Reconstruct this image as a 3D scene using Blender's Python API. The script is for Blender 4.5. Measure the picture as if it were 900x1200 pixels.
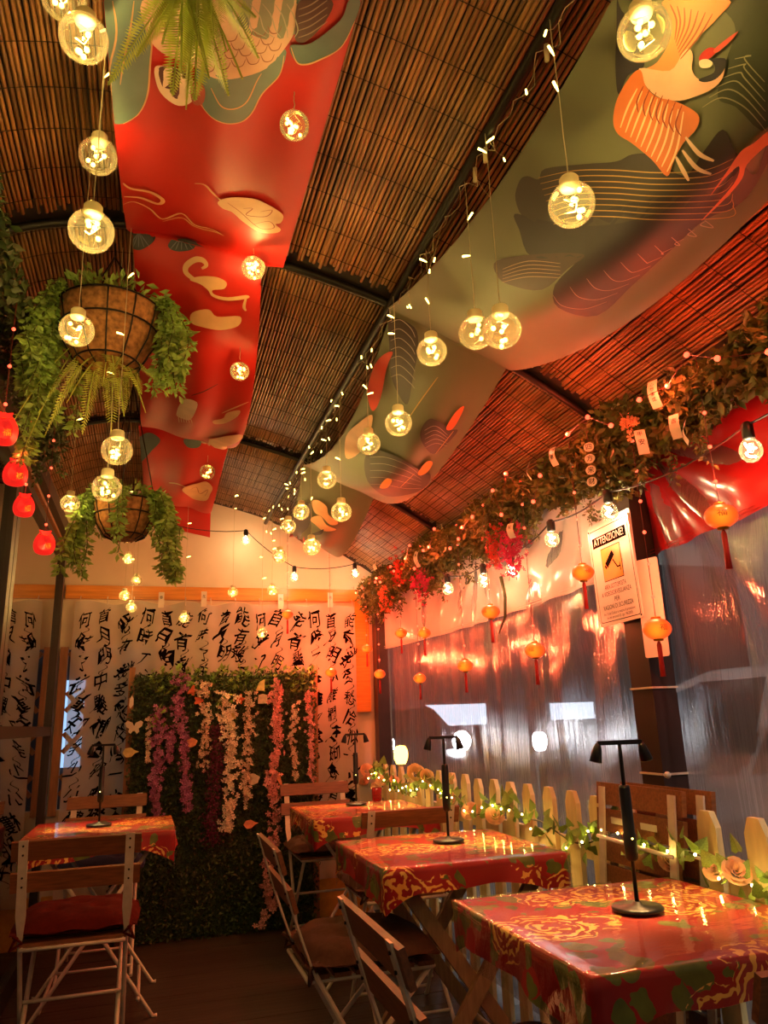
import bpy, bmesh, math, random
import numpy as np
from mathutils import Vector, Matrix, geometry as mgeo

# ------------------------------------------------------------------ clear
for o in list(bpy.data.objects): bpy.data.objects.remove(o, do_unlink=True)
scene = bpy.context.scene
COL = scene.collection
random.seed(7); RNG = np.random.default_rng(7)
PI = math.pi

# ------------------------------------------------------------------ camera
F_PX = 878.0; CAM_H = 1.168
PITCH, YAW, ROLL = math.radians(15.5), math.radians(17.36), math.radians(-2.02)
_f = Vector((math.sin(YAW)*math.cos(PITCH), math.cos(YAW)*math.cos(PITCH), math.sin(PITCH)))
_r0 = Vector((math.cos(YAW), -math.sin(YAW), 0)); _u0 = _r0.cross(_f)
_r = math.cos(ROLL)*_r0 + math.sin(ROLL)*_u0; _u = -math.sin(ROLL)*_r0 + math.cos(ROLL)*_u0
CAMP = Vector((0, 0, CAM_H))
cam_data = bpy.data.cameras.new('camera'); cam = bpy.data.objects.new('camera', cam_data); COL.objects.link(cam)
cam_data.sensor_fit = 'VERTICAL'; cam_data.sensor_height = 36.0; cam_data.lens = F_PX/1200*36.0
cam_data.clip_start = 0.02; cam_data.clip_end = 200
M = Matrix((( _r.x, _u.x, -_f.x, 0), (_r.y, _u.y, -_f.y, 0), (_r.z, _u.z, -_f.z, CAM_H), (0, 0, 0, 1)))
cam.matrix_world = M
scene.camera = cam

def ray(px, py): return _r*((px-450)/F_PX) + _u*(-(py-600)/F_PX) + _f
def on_x(px, py, x): d = ray(px, py); return CAMP + d*(x/d.x)
def on_y(px, py, y): d = ray(px, py); return CAMP + d*(y/d.y)
def on_z(px, py, z): d = ray(px, py); return CAMP + d*((z-CAM_H)/d.z)
def at_depth(px, py, dep): return CAMP + ray(px, py)*dep
def proj(P):
    v = Vector(P)-CAMP; w = v.dot(_f); return (450+F_PX*v.dot(_r)/w, 600-F_PX*v.dot(_u)/w)

# ------------------------------------------------------------------ world, exposure
w = bpy.data.worlds.new('night_sky'); scene.world = w; w.use_nodes = True
bg = w.node_tree.nodes['Background']; bg.inputs[0].default_value = (0.125, 0.115, 0.105, 1); bg.inputs[1].default_value = 0.5
vs = scene.view_settings
vs.view_transform = 'Standard'; vs.look = 'None'; vs.exposure = 0.6; vs.gamma = 1.0; vs.use_curve_mapping = False

# ------------------------------------------------------------------ helpers
def lin(h):
    h = h.lstrip('#'); c = [int(h[i:i+2], 16)/255 for i in (0, 2, 4)]
    return tuple(((x/12.92) if x <= .04045 else ((x+.055)/1.055)**2.4) for x in c)

class MB:
    """collects vertices and faces of one mesh"""
    def __init__(s): s.v = []; s.f = []
    def add(s, vs_, fs):
        b = len(s.v); s.v += [tuple(v) for v in vs_]; s.f += [tuple(i+b for i in f) for f in fs]; return s
    def box(s, c, size, rot=None, taper=1.0):
        hx, hy, hz = size[0]/2, size[1]/2, size[2]/2
        P = []
        for z in (-hz, hz):
            t = taper if z > 0 else 1
            for x, y in ((-hx, -hy), (hx, -hy), (hx, hy), (-hx, hy)):
                p = Vector((x*t, y*t, z))
                if rot is not None: p = rot @ p
                P.append(p+Vector(c))
        return s.add(P, [(3, 2, 1, 0), (4, 5, 6, 7), (0, 1, 5, 4), (1, 2, 6, 5), (2, 3, 7, 6), (3, 0, 4, 7)])
    def bar(s, a, b, wx, wy, up=(0, 0, 1)):
        """rectangular bar from a to b; wx across, wy along 'up'"""
        a = Vector(a); b = Vector(b); d = (b-a).normalized(); u = Vector(up)
        x = d.cross(u)
        if x.length < 1e-4: x = d.cross(Vector((1, 0, 0)))
        x.normalize(); y = x.cross(d)
        P = [q + x*sx*wx/2 + y*sy*wy/2 for q in (a, b) for sx, sy in ((-1, -1), (1, -1), (1, 1), (-1, 1))]
        return s.add(P, [(3, 2, 1, 0), (4, 5, 6, 7), (0, 1, 5, 4), (1, 2, 6, 5), (2, 3, 7, 6), (3, 0, 4, 7)])
    def tube(s, pts, r, n=8, cap=True):
        pts = [Vector(p) for p in pts]; m = len(pts)
        rr = r if hasattr(r, '__len__') else [r]*m
        V = []; ref = None
        for i, p in enumerate(pts):
            d = (pts[min(i+1, m-1)]-pts[max(i-1, 0)]).normalized()
            if ref is None:
                ref = d.cross(Vector((0, 0, 1)))
                if ref.length < .05: ref = d.cross(Vector((1, 0, 0)))
            x = (ref - d*ref.dot(d))
            if x.length < 1e-5: x = d.orthogonal()
            x.normalize(); y = d.cross(x); ref = x
            for k in range(n):
                a = 2*PI*k/n; V.append(p + (x*math.cos(a)+y*math.sin(a))*rr[i])
        Fs = [(i*n+k, i*n+(k+1) % n, (i+1)*n+(k+1) % n, (i+1)*n+k) for i in range(m-1) for k in range(n)]
        if cap: Fs += [tuple(range(n-1, -1, -1)), tuple((m-1)*n+k for k in range(n))]
        return s.add(V, Fs)
    def lathe(s, prof, n=16, c=(0, 0, 0), rot=None, sx=1, sy=1):
        """prof: list of (r,z)"""
        V = []; m = len(prof); c = Vector(c)
        for r, z in prof:
            for k in range(n):
                a = 2*PI*k/n; p = Vector((r*math.cos(a)*sx, r*math.sin(a)*sy, z))
                if rot is not None: p = rot @ p
                V.append(p+c)
        Fs = [(i*n+k, i*n+(k+1) % n, (i+1)*n+(k+1) % n, (i+1)*n+k) for i in range(m-1) for k in range(n)]
        if prof[0][0] > 1e-6: Fs.append(tuple(range(n-1, -1, -1)))
        if prof[-1][0] > 1e-6: Fs.append(tuple((m-1)*n+k for k in range(n)))
        return s.add(V, Fs)
    def sphere(s, c, r, n=12, m=8, sz=1.0):
        return s.lathe([(max(r*math.sin(PI*i/m), 1e-7), -r*sz*math.cos(PI*i/m)) for i in range(m+1)], n, c)
    def grid(s, fn, nu, nv):
        V = [fn(i/nu, j/nv) for j in range(nv+1) for i in range(nu+1)]; W = nu+1
        return s.add(V, [(j*W+i, j*W+i+1, (j+1)*W+i+1, (j+1)*W+i) for j in range(nv) for i in range(nu)])
    def prism(s, poly, depth, mat4):
        """2-D outline extruded; mat4 maps (x,y,z)"""
        n = len(poly)
        P = [mat4 @ Vector((x, y, z)) for z in (-depth/2, depth/2) for x, y in poly]
        return s.add(P, [tuple(range(n-1, -1, -1)), tuple(range(n, 2*n))] + [(i, (i+1) % n, n+(i+1) % n, n+i) for i in range(n)])
    def mesh(s, name, smooth=False):
        me = bpy.data.meshes.new(name); me.from_pydata(s.v, [], s.f); me.update()
        if smooth: me.polygons.foreach_set('use_smooth', [True]*len(me.polygons))
        return me

def np_mesh(name, V, F3, smooth=False):
    """fast mesh from numpy arrays; F3 (n,3) or (n,4)"""
    me = bpy.data.meshes.new(name); nf, k = F3.shape
    me.vertices.add(len(V)); me.vertices.foreach_set('co', np.asarray(V, np.float32).ravel())
    me.loops.add(nf*k); me.loops.foreach_set('vertex_index', F3.astype(np.int32).ravel())
    me.polygons.add(nf); me.polygons.foreach_set('loop_start', np.arange(0, nf*k, k, dtype=np.int32))
    if smooth: me.polygons.foreach_set('use_smooth', np.ones(nf, bool))
    me.update(calc_edges=True); return me

def obj(name, mb, mat, parent=None, smooth=False, kind=None):
    me = mb.mesh(name, smooth) if isinstance(mb, MB) else mb
    if mat is not None:
        me.materials.clear(); me.materials.append(mat)
    o = bpy.data.objects.new(name, me); COL.objects.link(o)
    if parent is not None: o.parent = parent
    if kind: o['kind'] = kind
    return o
def tag(o, label, cat, group=None, kind=None):
    o['label'] = label; o['category'] = cat
    if group: o['group'] = group
    if kind: o['kind'] = kind
    return o
def thing(name, label, cat, loc=(0, 0, 0), rotz=0.0, group=None):
    o = bpy.data.objects.new(name, None); COL.objects.link(o); o.empty_display_size = .05
    o.location = loc; o.rotation_euler = (0, 0, rotz)
    return tag(o, label, cat, group)
def struct(name, mb, mat, label=None, cat=None, smooth=False):
    o = obj(name, mb, mat, None, smooth, 'structure')
    if label: o['label'] = label
    if cat: o['category'] = cat
    return o
def copy_tree(root, label=None, group=None):
    r = root.copy(); COL.objects.link(r)
    if label: r['label'] = label
    if group: r['group'] = group
    for ch in root.children:
        c = ch.copy(); COL.objects.link(c); c.parent = r
        for g in ch.children:
            d = g.copy(); COL.objects.link(d); d.parent = c
    return r
def point_light(name, loc, energy, color, r, parent):
    l = bpy.data.lights.new(name, 'POINT'); l.energy = energy; l.color = color; l.shadow_soft_size = r
    o = bpy.data.objects.new(name, l); COL.objects.link(o); o.location = loc; o.parent = parent; return o

# ------------------------------------------------------------------ materials
def new_mat(name):
    m = bpy.data.materials.new(name); m.use_nodes = True; nt = m.node_tree; nt.nodes.clear()
    out = nt.nodes.new('ShaderNodeOutputMaterial'); return m, nt, out
def N(nt, t, **kw):
    n = nt.nodes.new(t)
    for k, v in kw.items():
        if k in n.inputs.keys(): n.inputs[k].default_value = v
        else: setattr(n, k, v)
    return n
def L(nt, a, b): nt.links.new(a, b)
def setin(n, k, v):
    if k in n.inputs.keys(): n.inputs[k].default_value = v
def principled(name, col, rough=.5, metal=0, var=.25, scale=30, bump=0, coat=0, spec=.5, coords='Object', stretch=(1, 1, 1), rand=0.0, trans=0.0, sheen=0):
    m, nt, out = new_mat(name)
    b = N(nt, 'ShaderNodeBsdfPrincipled'); L(nt, b.outputs[0], out.inputs[0])
    setin(b, 'Roughness', rough); setin(b, 'Metallic', metal); setin(b, 'Coat Weight', coat); setin(b, 'Coat Roughness', .08); setin(b, 'Specular IOR Level', spec)
    setin(b, 'Sheen Weight', sheen)
    c = lin(col) if isinstance(col, str) else col
    tc = N(nt, 'ShaderNodeTexCoord'); mp = N(nt, 'ShaderNodeMapping'); mp.inputs['Scale'].default_value = stretch
    L(nt, tc.outputs[coords], mp.inputs[0])
    nz = N(nt, 'ShaderNodeTexNoise', Scale=scale, Detail=4.0); L(nt, mp.outputs[0], nz.inputs['Vector'])
    hsv = N(nt, 'ShaderNodeHueSaturation'); hsv.inputs['Color'].default_value = (*c, 1)
    mr = N(nt, 'ShaderNodeMapRange'); mr.inputs['To Min'].default_value = 1-var; mr.inputs['To Max'].default_value = 1+var
    mr.inputs['From Min'].default_value = .3; mr.inputs['From Max'].default_value = .7
    L(nt, nz.outputs['Fac'], mr.inputs['Value'])
    if rand:
        oi = N(nt, 'ShaderNodeObjectInfo'); m2 = N(nt, 'ShaderNodeMapRange'); m2.inputs['To Min'].default_value = 1-rand; m2.inputs['To Max'].default_value = 1+rand
        L(nt, oi.outputs['Random'], m2.inputs['Value']); mu = N(nt, 'ShaderNodeMath', operation='MULTIPLY')
        L(nt, mr.outputs[0], mu.inputs[0]); L(nt, m2.outputs[0], mu.inputs[1]); L(nt, mu.outputs[0], hsv.inputs['Value'])
    else: L(nt, mr.outputs[0], hsv.inputs['Value'])
    L(nt, hsv.outputs[0], b.inputs['Base Color'])
    if bump:
        bp = N(nt, 'ShaderNodeBump', Strength=bump, Distance=.01); L(nt, nz.outputs['Fac'], bp.inputs['Height']); L(nt, bp.outputs[0], b.inputs['Normal'])
    if trans:
        t = N(nt, 'ShaderNodeBsdfTranslucent'); L(nt, hsv.outputs[0], t.inputs[0]); mx = N(nt, 'ShaderNodeMixShader'); mx.inputs[0].default_value = trans
        L(nt, b.outputs[0], mx.inputs[1]); L(nt, t.outputs[0], mx.inputs[2]); L(nt, mx.outputs[0], out.inputs[0])
    return m
def emissive(name, col, strength, base=None):
    m, nt, out = new_mat(name); c = lin(col) if isinstance(col, str) else col
    b = N(nt, 'ShaderNodeBsdfPrincipled'); b.inputs['Base Color'].default_value = (*(lin(base) if base else c), 1); b.inputs['Roughness'].default_value = .4
    b.inputs['Emission Color'].default_value = (*c, 1); b.inputs['Emission Strength'].default_value = strength
    L(nt, b.outputs[0], out.inputs[0]); return m
def thin_glass(name, tint=(1, 1, 1), rough=.02, haze=0.0, bump=0, bscale=(40, 40, 3), ior=1.45, hazecol=(.8, .8, .8), gain=1.0):
    """clear sheet: fresnel mix of transparent and glossy, with an optional milky share"""
    m, nt, out = new_mat(name)
    tr = N(nt, 'ShaderNodeBsdfTransparent'); tr.inputs[0].default_value = (*tint, 1)
    gl = N(nt, 'ShaderNodeBsdfGlossy'); gl.inputs['Roughness'].default_value = rough; gl.inputs[0].default_value = (1, 1, 1, 1)
    fr = N(nt, 'ShaderNodeFresnel', IOR=ior); mx = N(nt, 'ShaderNodeMixShader')
    mm = N(nt, 'ShaderNodeMath', operation='MULTIPLY'); mm.inputs[1].default_value = gain; mm.use_clamp = True
    L(nt, fr.outputs[0], mm.inputs[0]); L(nt, mm.outputs[0], mx.inputs[0]); L(nt, tr.outputs[0], mx.inputs[1]); L(nt, gl.outputs[0], mx.inputs[2])
    last = mx.outputs[0]
    if bump:
        tc = N(nt, 'ShaderNodeTexCoord'); mp = N(nt, 'ShaderNodeMapping'); mp.inputs['Scale'].default_value = bscale; L(nt, tc.outputs['Object'], mp.inputs[0])
        nz = N(nt, 'ShaderNodeTexNoise', Scale=1.0, Detail=5.0, Distortion=.6); L(nt, mp.outputs[0], nz.inputs['Vector'])
        bp = N(nt, 'ShaderNodeBump', Strength=bump, Distance=.02); L(nt, nz.outputs['Fac'], bp.inputs['Height'])
        L(nt, bp.outputs[0], gl.inputs['Normal']); L(nt, bp.outputs[0], fr.inputs['Normal'])
    if haze:
        df = N(nt, 'ShaderNodeBsdfDiffuse'); df.inputs[0].default_value = (*hazecol, 1); tl = N(nt, 'ShaderNodeBsdfTranslucent'); tl.inputs[0].default_value = (*hazecol, 1)
        m2 = N(nt, 'ShaderNodeMixShader'); m2.inputs[0].default_value = .5; L(nt, df.outputs[0], m2.inputs[1]); L(nt, tl.outputs[0], m2.inputs[2])
        m3 = N(nt, 'ShaderNodeMixShader'); m3.inputs[0].default_value = haze; L(nt, last, m3.inputs[1]); L(nt, m2.outputs[0], m3.inputs[2]); last = m3.outputs[0]
    L(nt, last, out.inputs[0]); return m

MT = {}
MT['floor'] = principled('dark_wood_floor', '#3a2a1e', .55, var=.35, scale=3, stretch=(1, 14, 1), bump=.15)
MT['bamboo'] = principled('bamboo_cane', '#8a6238', .35, var=.45, scale=9, stretch=(3, .6, 3), rand=.4, bump=.1)
MT['tarp_dark'] = principled('roof_canvas', '#241a12', .8, var=.2, scale=6)
MT['cream'] = principled('cream_canvas', '#c9b79a', .6, var=.08, scale=4, bump=.05)
MT['iron'] = principled('black_iron', '#17120e', .45, metal=.4, var=.2)
MT['thread'] = principled('dark_thread', '#1a120c', .8)
MT['orangewood'] = principled('varnished_pine', '#c07a26', .35, var=.2, scale=5, stretch=(1, 4, 12), bump=.05)
MT['yellow'] = principled('yellow_board', '#b8862a', .6, var=.15)
MT['post'] = principled('brown_post', '#2e1f1a', .4, var=.2, scale=8)
MT['doorframe'] = principled('door_frame_brown', '#2b221b', .4, var=.2, scale=8)
MT['latticewood'] = principled('lattice_wood', '#8a5b36', .5, var=.25, scale=6, stretch=(8, 8, 1))
MT['glass'] = thin_glass('door_glass', (.8, .82, .8), .015, ior=1.5, gain=1.3)
def pvc_sheet():
    m, nt, out = new_mat('clear_pvc_sheet')
    tc = N(nt, 'ShaderNodeTexCoord'); mp = N(nt, 'ShaderNodeMapping'); mp.inputs['Scale'].default_value = (20, 60, 2.6); L(nt, tc.outputs['Object'], mp.inputs[0])
    nz = N(nt, 'ShaderNodeTexNoise', Scale=1.0, Detail=6.0, Distortion=.7); L(nt, mp.outputs[0], nz.inputs['Vector'])
    bp = N(nt, 'ShaderNodeBump', Strength=.22, Distance=.02); L(nt, nz.outputs['Fac'], bp.inputs['Height'])
    tr = N(nt, 'ShaderNodeBsdfTransparent'); tr.inputs[0].default_value = (.88, .88, .9, 1)
    rf = N(nt, 'ShaderNodeBsdfRefraction', IOR=1.12, Roughness=.3); rf.inputs[0].default_value = (.9, .9, .92, 1); L(nt, bp.outputs[0], rf.inputs['Normal'])
    gl = N(nt, 'ShaderNodeBsdfGlossy', Roughness=.09); L(nt, bp.outputs[0], gl.inputs['Normal'])
    df = N(nt, 'ShaderNodeBsdfDiffuse'); tl = N(nt, 'ShaderNodeBsdfTranslucent')
    for q in (df, tl): q.inputs[0].default_value = (.76, .74, .77, 1)
    def mix(f, a, c_):
        x = N(nt, 'ShaderNodeMixShader')
        if isinstance(f, float): x.inputs[0].default_value = f
        else: L(nt, f, x.inputs[0])
        L(nt, a, x.inputs[1]); L(nt, c_, x.inputs[2]); return x.outputs[0]
    fr = N(nt, 'ShaderNodeFresnel', IOR=1.5); L(nt, bp.outputs[0], fr.inputs['Normal']); mm = N(nt, 'ShaderNodeMath', operation='MULTIPLY'); mm.inputs[1].default_value = .36; L(nt, fr.outputs[0], mm.inputs[0])
    body = mix(.28, tr.outputs[0], rf.outputs[0]); hz = mix(.6, df.outputs[0], tl.outputs[0])
    L(nt, mix(mm.outputs[0], mix(.17, body, hz), gl.outputs[0]), out.inputs[0]); return m
MT['plastic'] = pvc_sheet()
MT['valwhite'] = principled('white_pvc', '#dccfc0', .3, var=.06, scale=5, trans=.35, coat=.3, bump=.15)
MT['valred'] = principled('red_pvc', '#a3141a', .3, var=.12, scale=5, trans=.3, coat=.4, bump=.2)
MT['picket'] = principled('painted_picket', '#e4cf92', .5, var=.12, scale=14, stretch=(3, 3, .6), bump=.05)
MT['chairmetal'] = principled('cream_metal', '#cfc4b0', .4, metal=0, var=.1)
MT['slat'] = principled('oiled_slat', '#7a4a28', .45, var=.3, scale=10, stretch=(1.5, 14, 14), bump=.06, rand=.15)
MT['tablewood'] = principled('table_leg_wood', '#9c805c', .5, var=.25, scale=10, stretch=(10, 10, 1.5))
MT['blackplastic'] = principled('black_plastic', '#100d0c', .35, var=.2)
MT['cush_brown'] = principled('brown_cushion', '#4a3428', .85, var=.15, scale=60, bump=.1, spec=.1)
MT['cush_red'] = principled('brick_red_cushion', '#521208', .85, var=.15, scale=60, bump=.1, spec=.1)
MT['cush_blue'] = principled('navy_cushion', '#2d2c46', .85, var=.15, scale=60, bump=.1, spec=.1)
MT['leaf_dark'] = principled('leaf_dark', '#3a4a22', .5, var=.5, scale=25)
MT['leaf_garland'] = principled('leaf_garland', '#5e5e28', .55, var=.5, scale=18, trans=.2)
MT['leaf_vine'] = principled('leaf_vine', '#88a850', .45, var=.45, scale=22, trans=.25)
MT['leaf_fern'] = principled('leaf_fern', '#b2c456', .5, var=.3, scale=18, trans=.35)
MT['leaf_ivy'] = principled('leaf_ivy', '#7f9a40', .45, var=.35, scale=18)
MT['stem'] = principled('stem_green', '#4a4a22', .6)
MT['coir'] = principled('coir_liner', '#8e6236', .9, var=.5, scale=60, bump=.6)
MT['redcloth'] = principled('red_banner_cloth', '#ad140c', .5, var=.05, scale=6, trans=.12)
MT['capw'] = principled('frosted_cap', '#d8d2b0', .4, var=.05, trans=.5)
MT['bulbglass'] = thin_glass('bulb_glass', (.98, .96, .9), .02, haze=.022, hazecol=(1, .9, .6), ior=1.35, gain=.7)
MT['cordclear'] = principled('clear_cord', '#a59a78', .4, var=.1)
MT['cordred'] = principled('dark_red_cord', '#5a1410', .5, var=.1)
MT['cordblack'] = principled('black_cable', '#0c0a09', .5, var=.1)
MT['led_warm'] = emissive('led_warm', (1.0, .66, .10), 7)
MT['led_fairy'] = emissive('led_fairy', (1.0, .70, .14), 8)
MT['led_fence'] = emissive('led_fence', (1.0, .72, .16), 90)
MT['led_red'] = emissive('led_red', (1.0, .06, .025), 3.5)
MT['led_redhot'] = emissive('led_red_core', (1.0, .07, .03), 2.8)
MT['festoon'] = emissive('festoon_filament', (1.0, .84, .55), 60)
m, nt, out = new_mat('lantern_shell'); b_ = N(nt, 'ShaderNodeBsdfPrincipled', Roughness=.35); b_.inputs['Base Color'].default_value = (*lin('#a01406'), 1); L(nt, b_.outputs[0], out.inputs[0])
tc_ = N(nt, 'ShaderNodeTexCoord'); ln_ = N(nt, 'ShaderNodeVectorMath', operation='DISTANCE'); L(nt, tc_.outputs['Object'], ln_.inputs[0]); ln_.inputs[1].default_value = (-.022, -.026, -.006)  # inner LED's hot spot painted into the emission, redder away from this point
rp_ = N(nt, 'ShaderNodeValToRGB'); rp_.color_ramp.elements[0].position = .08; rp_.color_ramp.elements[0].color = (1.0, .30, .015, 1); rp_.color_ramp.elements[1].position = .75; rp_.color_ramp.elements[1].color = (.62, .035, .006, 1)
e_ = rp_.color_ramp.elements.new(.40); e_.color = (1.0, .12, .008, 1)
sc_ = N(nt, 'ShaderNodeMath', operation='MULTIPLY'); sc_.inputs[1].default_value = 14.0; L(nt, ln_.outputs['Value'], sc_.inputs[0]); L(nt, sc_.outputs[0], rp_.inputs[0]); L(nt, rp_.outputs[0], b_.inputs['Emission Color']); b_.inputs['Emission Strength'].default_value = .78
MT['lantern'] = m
MT['lanternmark'] = emissive('lantern_mark', (.55, .02, .005), .5, '#7a0a05')
MT['gold'] = principled('gold_trim', '#b07a1c', .3, metal=.8, var=.1)
MT['tassel'] = principled('red_tassel', '#b3120e', .6, var=.2, scale=80, stretch=(4, 4, .3))
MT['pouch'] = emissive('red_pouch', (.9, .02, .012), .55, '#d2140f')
MT['paper'] = principled('white_paper', '#c4b8a4', .6, var=.05)
MT['ink'] = principled('black_ink', '#080606', .9, var=.1, spec=.02)
MT['clothw'] = None
MT['signwhite'] = principled('sign_white', '#e2dcd4', .35, var=.03)
MT['signyellow'] = principled('sign_yellow', '#e0a01c', .4, var=.04)
for nm, cc in dict(fl_purple='#ac6a92', fl_violet='#6e2a4c', fl_white='#f0e4cc', fl_cream='#dcc8ae', fl_pink='#e0a09a', fl_peach='#e89a70', fl_orange='#d0623a', fl_magenta='#b81e48', fl_redfl='#b0301e', fl_rose='#f0c098', fl_roseyel='#e6cf86').items():
    MT[nm] = principled(nm, cc, .6, var=.22, scale=35, trans=.2)

# ================================================================== SETTING
Y_NEAR, Y_BACK = -1.0, 5.06
XL, XR = -0.54, 1.48
_px = np.array([-1.0, -.72, -.49, -.30, -.10, .10, .40, .71, 1.10, 1.30, 1.45, 1.62])
_pz = np.array([2.20, 2.45, 2.605, 2.675, 2.695, 2.675, 2.615, 2.535, 2.375, 2.27, 2.18, 2.06])
_xs = np.linspace(-1.0, 1.62, 400); _zs = np.interp(_xs, _px, _pz)
_k = np.ones(41)/41; _pad = np.pad(_zs, 20, mode='reflect', reflect_type='odd'); _zs = np.convolve(_pad, _k, 'valid')
def roofz(x): return float(np.interp(x, _xs, _zs))

# floor: planks as pieces
fl = MB(); fl.box((.5, 2.03, -.035), (2.3, 6.3, .05)); FLOOR = struct('floor', fl, MT['tarp_dark'], 'dark brown plank floor of the dining terrace', 'floor')
plank = MB(); plank.box((0, 0, 0), (2.2, .1385, .014))
pm = plank.mesh('plank'); pm.materials.append(MT['floor'])
for i in range(44):
    o = bpy.data.objects.new('plank', pm); COL.objects.link(o); o.parent = FLOOR
    o.location = (.5+random.uniform(-.01, .01), -1.0+.14*i, -.0075+random.uniform(-.0006, .0006)); o.scale = (1, 1, 1)

# ceiling canvas (arched) with bamboo canes
def arch(nx=40, y0=Y_NEAR, y1=Y_BACK+.1, dz=.03, th=.02):
    mb = MB(); P = []
    for y in (y0, y1):
        for i in range(nx+1):
            x = -1.0+2.62*i/nx; P.append((x, y, roofz(x)+dz))
        for i in range(nx+1):
            x = -1.0+2.62*i/nx; P.append((x, y, roofz(x)+dz+th))
    W = nx+1; Fs = []
    for i in range(nx):
        Fs.append((i, i+1, 2*W+i+1, 2*W+i)); Fs.append((W+i+1, W+i, 3*W+i, 3*W+i+1))
    mb.add(P, Fs); return mb
CEIL = struct('ceiling', arch(), MT['tarp_dark'], 'arched roof lined with split bamboo mats on black bars', 'ceiling')
# arc-length positions of the canes
_s = np.concatenate([[0], np.cumsum(np.hypot(np.diff(_xs), np.diff(_zs)))])
PITCHC = .0128
def cane(r, length, seed):
    rg = random.Random(seed); mb = MB(); n = 9; pts = []; rr = []
    for i in range(n):
        y = -length/2+length*i/(n-1); pts.append((rg.uniform(-.0012, .0012), y, rg.uniform(-.0012, .0012))); rr.append(r*rg.uniform(.9, 1.08))
    mb.tube(pts, rr, 6); return mb
y0, y1 = -.85, 2.10
protos = []
for k in range(8):
    me = cane(.0056, y1-y0, k).mesh('bamboo_cane', True); me.materials.append(MT['bamboo']); protos.append(me)
npos = int(_s[-1]/PITCHC)
cpos = [(float(np.interp(PITCHC*(i+.5), _s, _xs)), float(np.interp(PITCHC*(i+.5), _s, _zs))) for i in range(npos)]
for x, z in cpos:
    if x > 1.56 or x < -.93: continue
    o = bpy.data.objects.new('bamboo_cane', random.choice(protos)); COL.objects.link(o); o.parent = CEIL
    o.location = (x, (y0+y1)/2+random.uniform(-.03, .012), z+.012+random.uniform(-.003, .002)); o.rotation_euler = (0, random.uniform(0, 6.28), random.uniform(-.0012, .0012))
far = MB()
for (a, b) in ((2.155, 3.70), (3.765, 4.99)):
    for x, z in cpos:
        if x > 1.56 or x < -.93: continue
        e = b+random.uniform(-.03, .02)
        far.tube([(x+random.uniform(-.001, .001), a+(e-a)*t/4, z+.012+random.uniform(-.003, .002)) for t in range(5)], .0056, 5)
obj('bamboo_canes', far, MT['bamboo'], CEIL, True, 'stuff')
thr = MB(); thr.tube([(x, 0, roofz(x)+.0035) for x in np.linspace(-.93, 1.56, 60)], .0012, 4)
tm = thr.mesh('stitch_thread'); tm.materials.append(MT['thread'])
yy = .15
while yy < 4.95:
    if abs(yy-2.13) > .04 and abs(yy-3.73) > .04:
        o = bpy.data.objects.new('stitch_thread', tm); COL.objects.link(o); o.parent = CEIL; o.location = (0, yy+random.uniform(-.01, .01), 0)
    yy += .135
# bars of the roof
def rafter(name, y, r=.013):
    mb = MB(); mb.tube([(x, y, roofz(x)-.014) for x in np.linspace(-.96, 1.60, 60)], r, 8)
    return struct(name, mb, MT['iron'], None, None, True)
rafter('trim_1', 2.13); rafter('trim_2', 3.73); rafter('trim_3', .30)
mb = MB(); mb.tube([(.71, -.9, 2.508), (.71, 5.02, 2.508)], .014, 8); struct('trim_4', mb, MT['iron'], smooth=True)
mb = MB(); mb.bar((-.62, -.9, 2.475), (-.62, 5.0, 2.475), .03, .03); struct('trim_5', mb, MT['iron'])

# ---- back wall
bw = MB()
xs = np.linspace(-.98, 1.6, 30)
top = [(x, roofz(x)+.04) for x in xs]
poly = [(-.98, 2.06)] + top + [(1.6, 2.06)]
RXZ = Matrix(((1, 0, 0, 0), (0, 0, -1, 5.12), (0, 1, 0, 0), (0, 0, 0, 1)))
bw.prism(poly, .04, RXZ)
for x0, x1, z0, z1 in ((.06, 1.6, 0, 2.06), (-.98, -.50, 0, 2.06), (-.50, .06, 0, .72), (-.50, .06, 1.66, 2.06)):
    bw.box(((x0+x1)/2, 5.12, (z0+z1)/2), (x1-x0, .04, z1-z0))
WB = struct('wall_back', bw, MT['cream'], 'cream canvas end wall of the terrace under the arched roof', 'wall')
mb = MB(); mb.box((.43, 5.085, 2.017), (1.94, .03, .086)); obj('beam_board', mb, MT['orangewood'], WB)
mb = MB(); mb.box((.43, 5.075, .13), (1.94, .03, .26)); obj('kick_board', mb, MT['yellow'], WB)
mb = MB(); mb.box((1.39, 5.07, 1.6), (.10, .03, .75)); obj('corner_board', mb, MT['orangewood'], WB)
# lattice in the opening left of the hedge panel
LT = thing('lattice_trellis', 'brown diagonal wood lattice behind the calligraphy curtain', 'trellis', (-.22, 5.08, .72))
for x in (-.30, .27):
    mb = MB(); mb.box((x, 0, .46), (.045, .03, .98)); obj('lattice_post', mb, MT['latticewood'], LT)
for sgn in (1, -1):
    for k in range(-2, 5):
        a = []
        # clip diagonal to the opening
        for t in np.linspace(-1, 1, 81):
            x = t*.6; z = sgn*t*.6*1.1 + k*.24 - .1
            if -.28 <= x <= .25 and 0 <= z <= .93: a.append((x, z))
        if len(a) > 4:
            mb = MB(); mb.bar((a[0][0], .004*sgn, a[0][1]), (a[-1][0], .004*sgn, a[-1][1]), .008, .028, (0, 0, 1)); obj('lattice_slat', mb, MT['latticewood'], LT)

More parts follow.
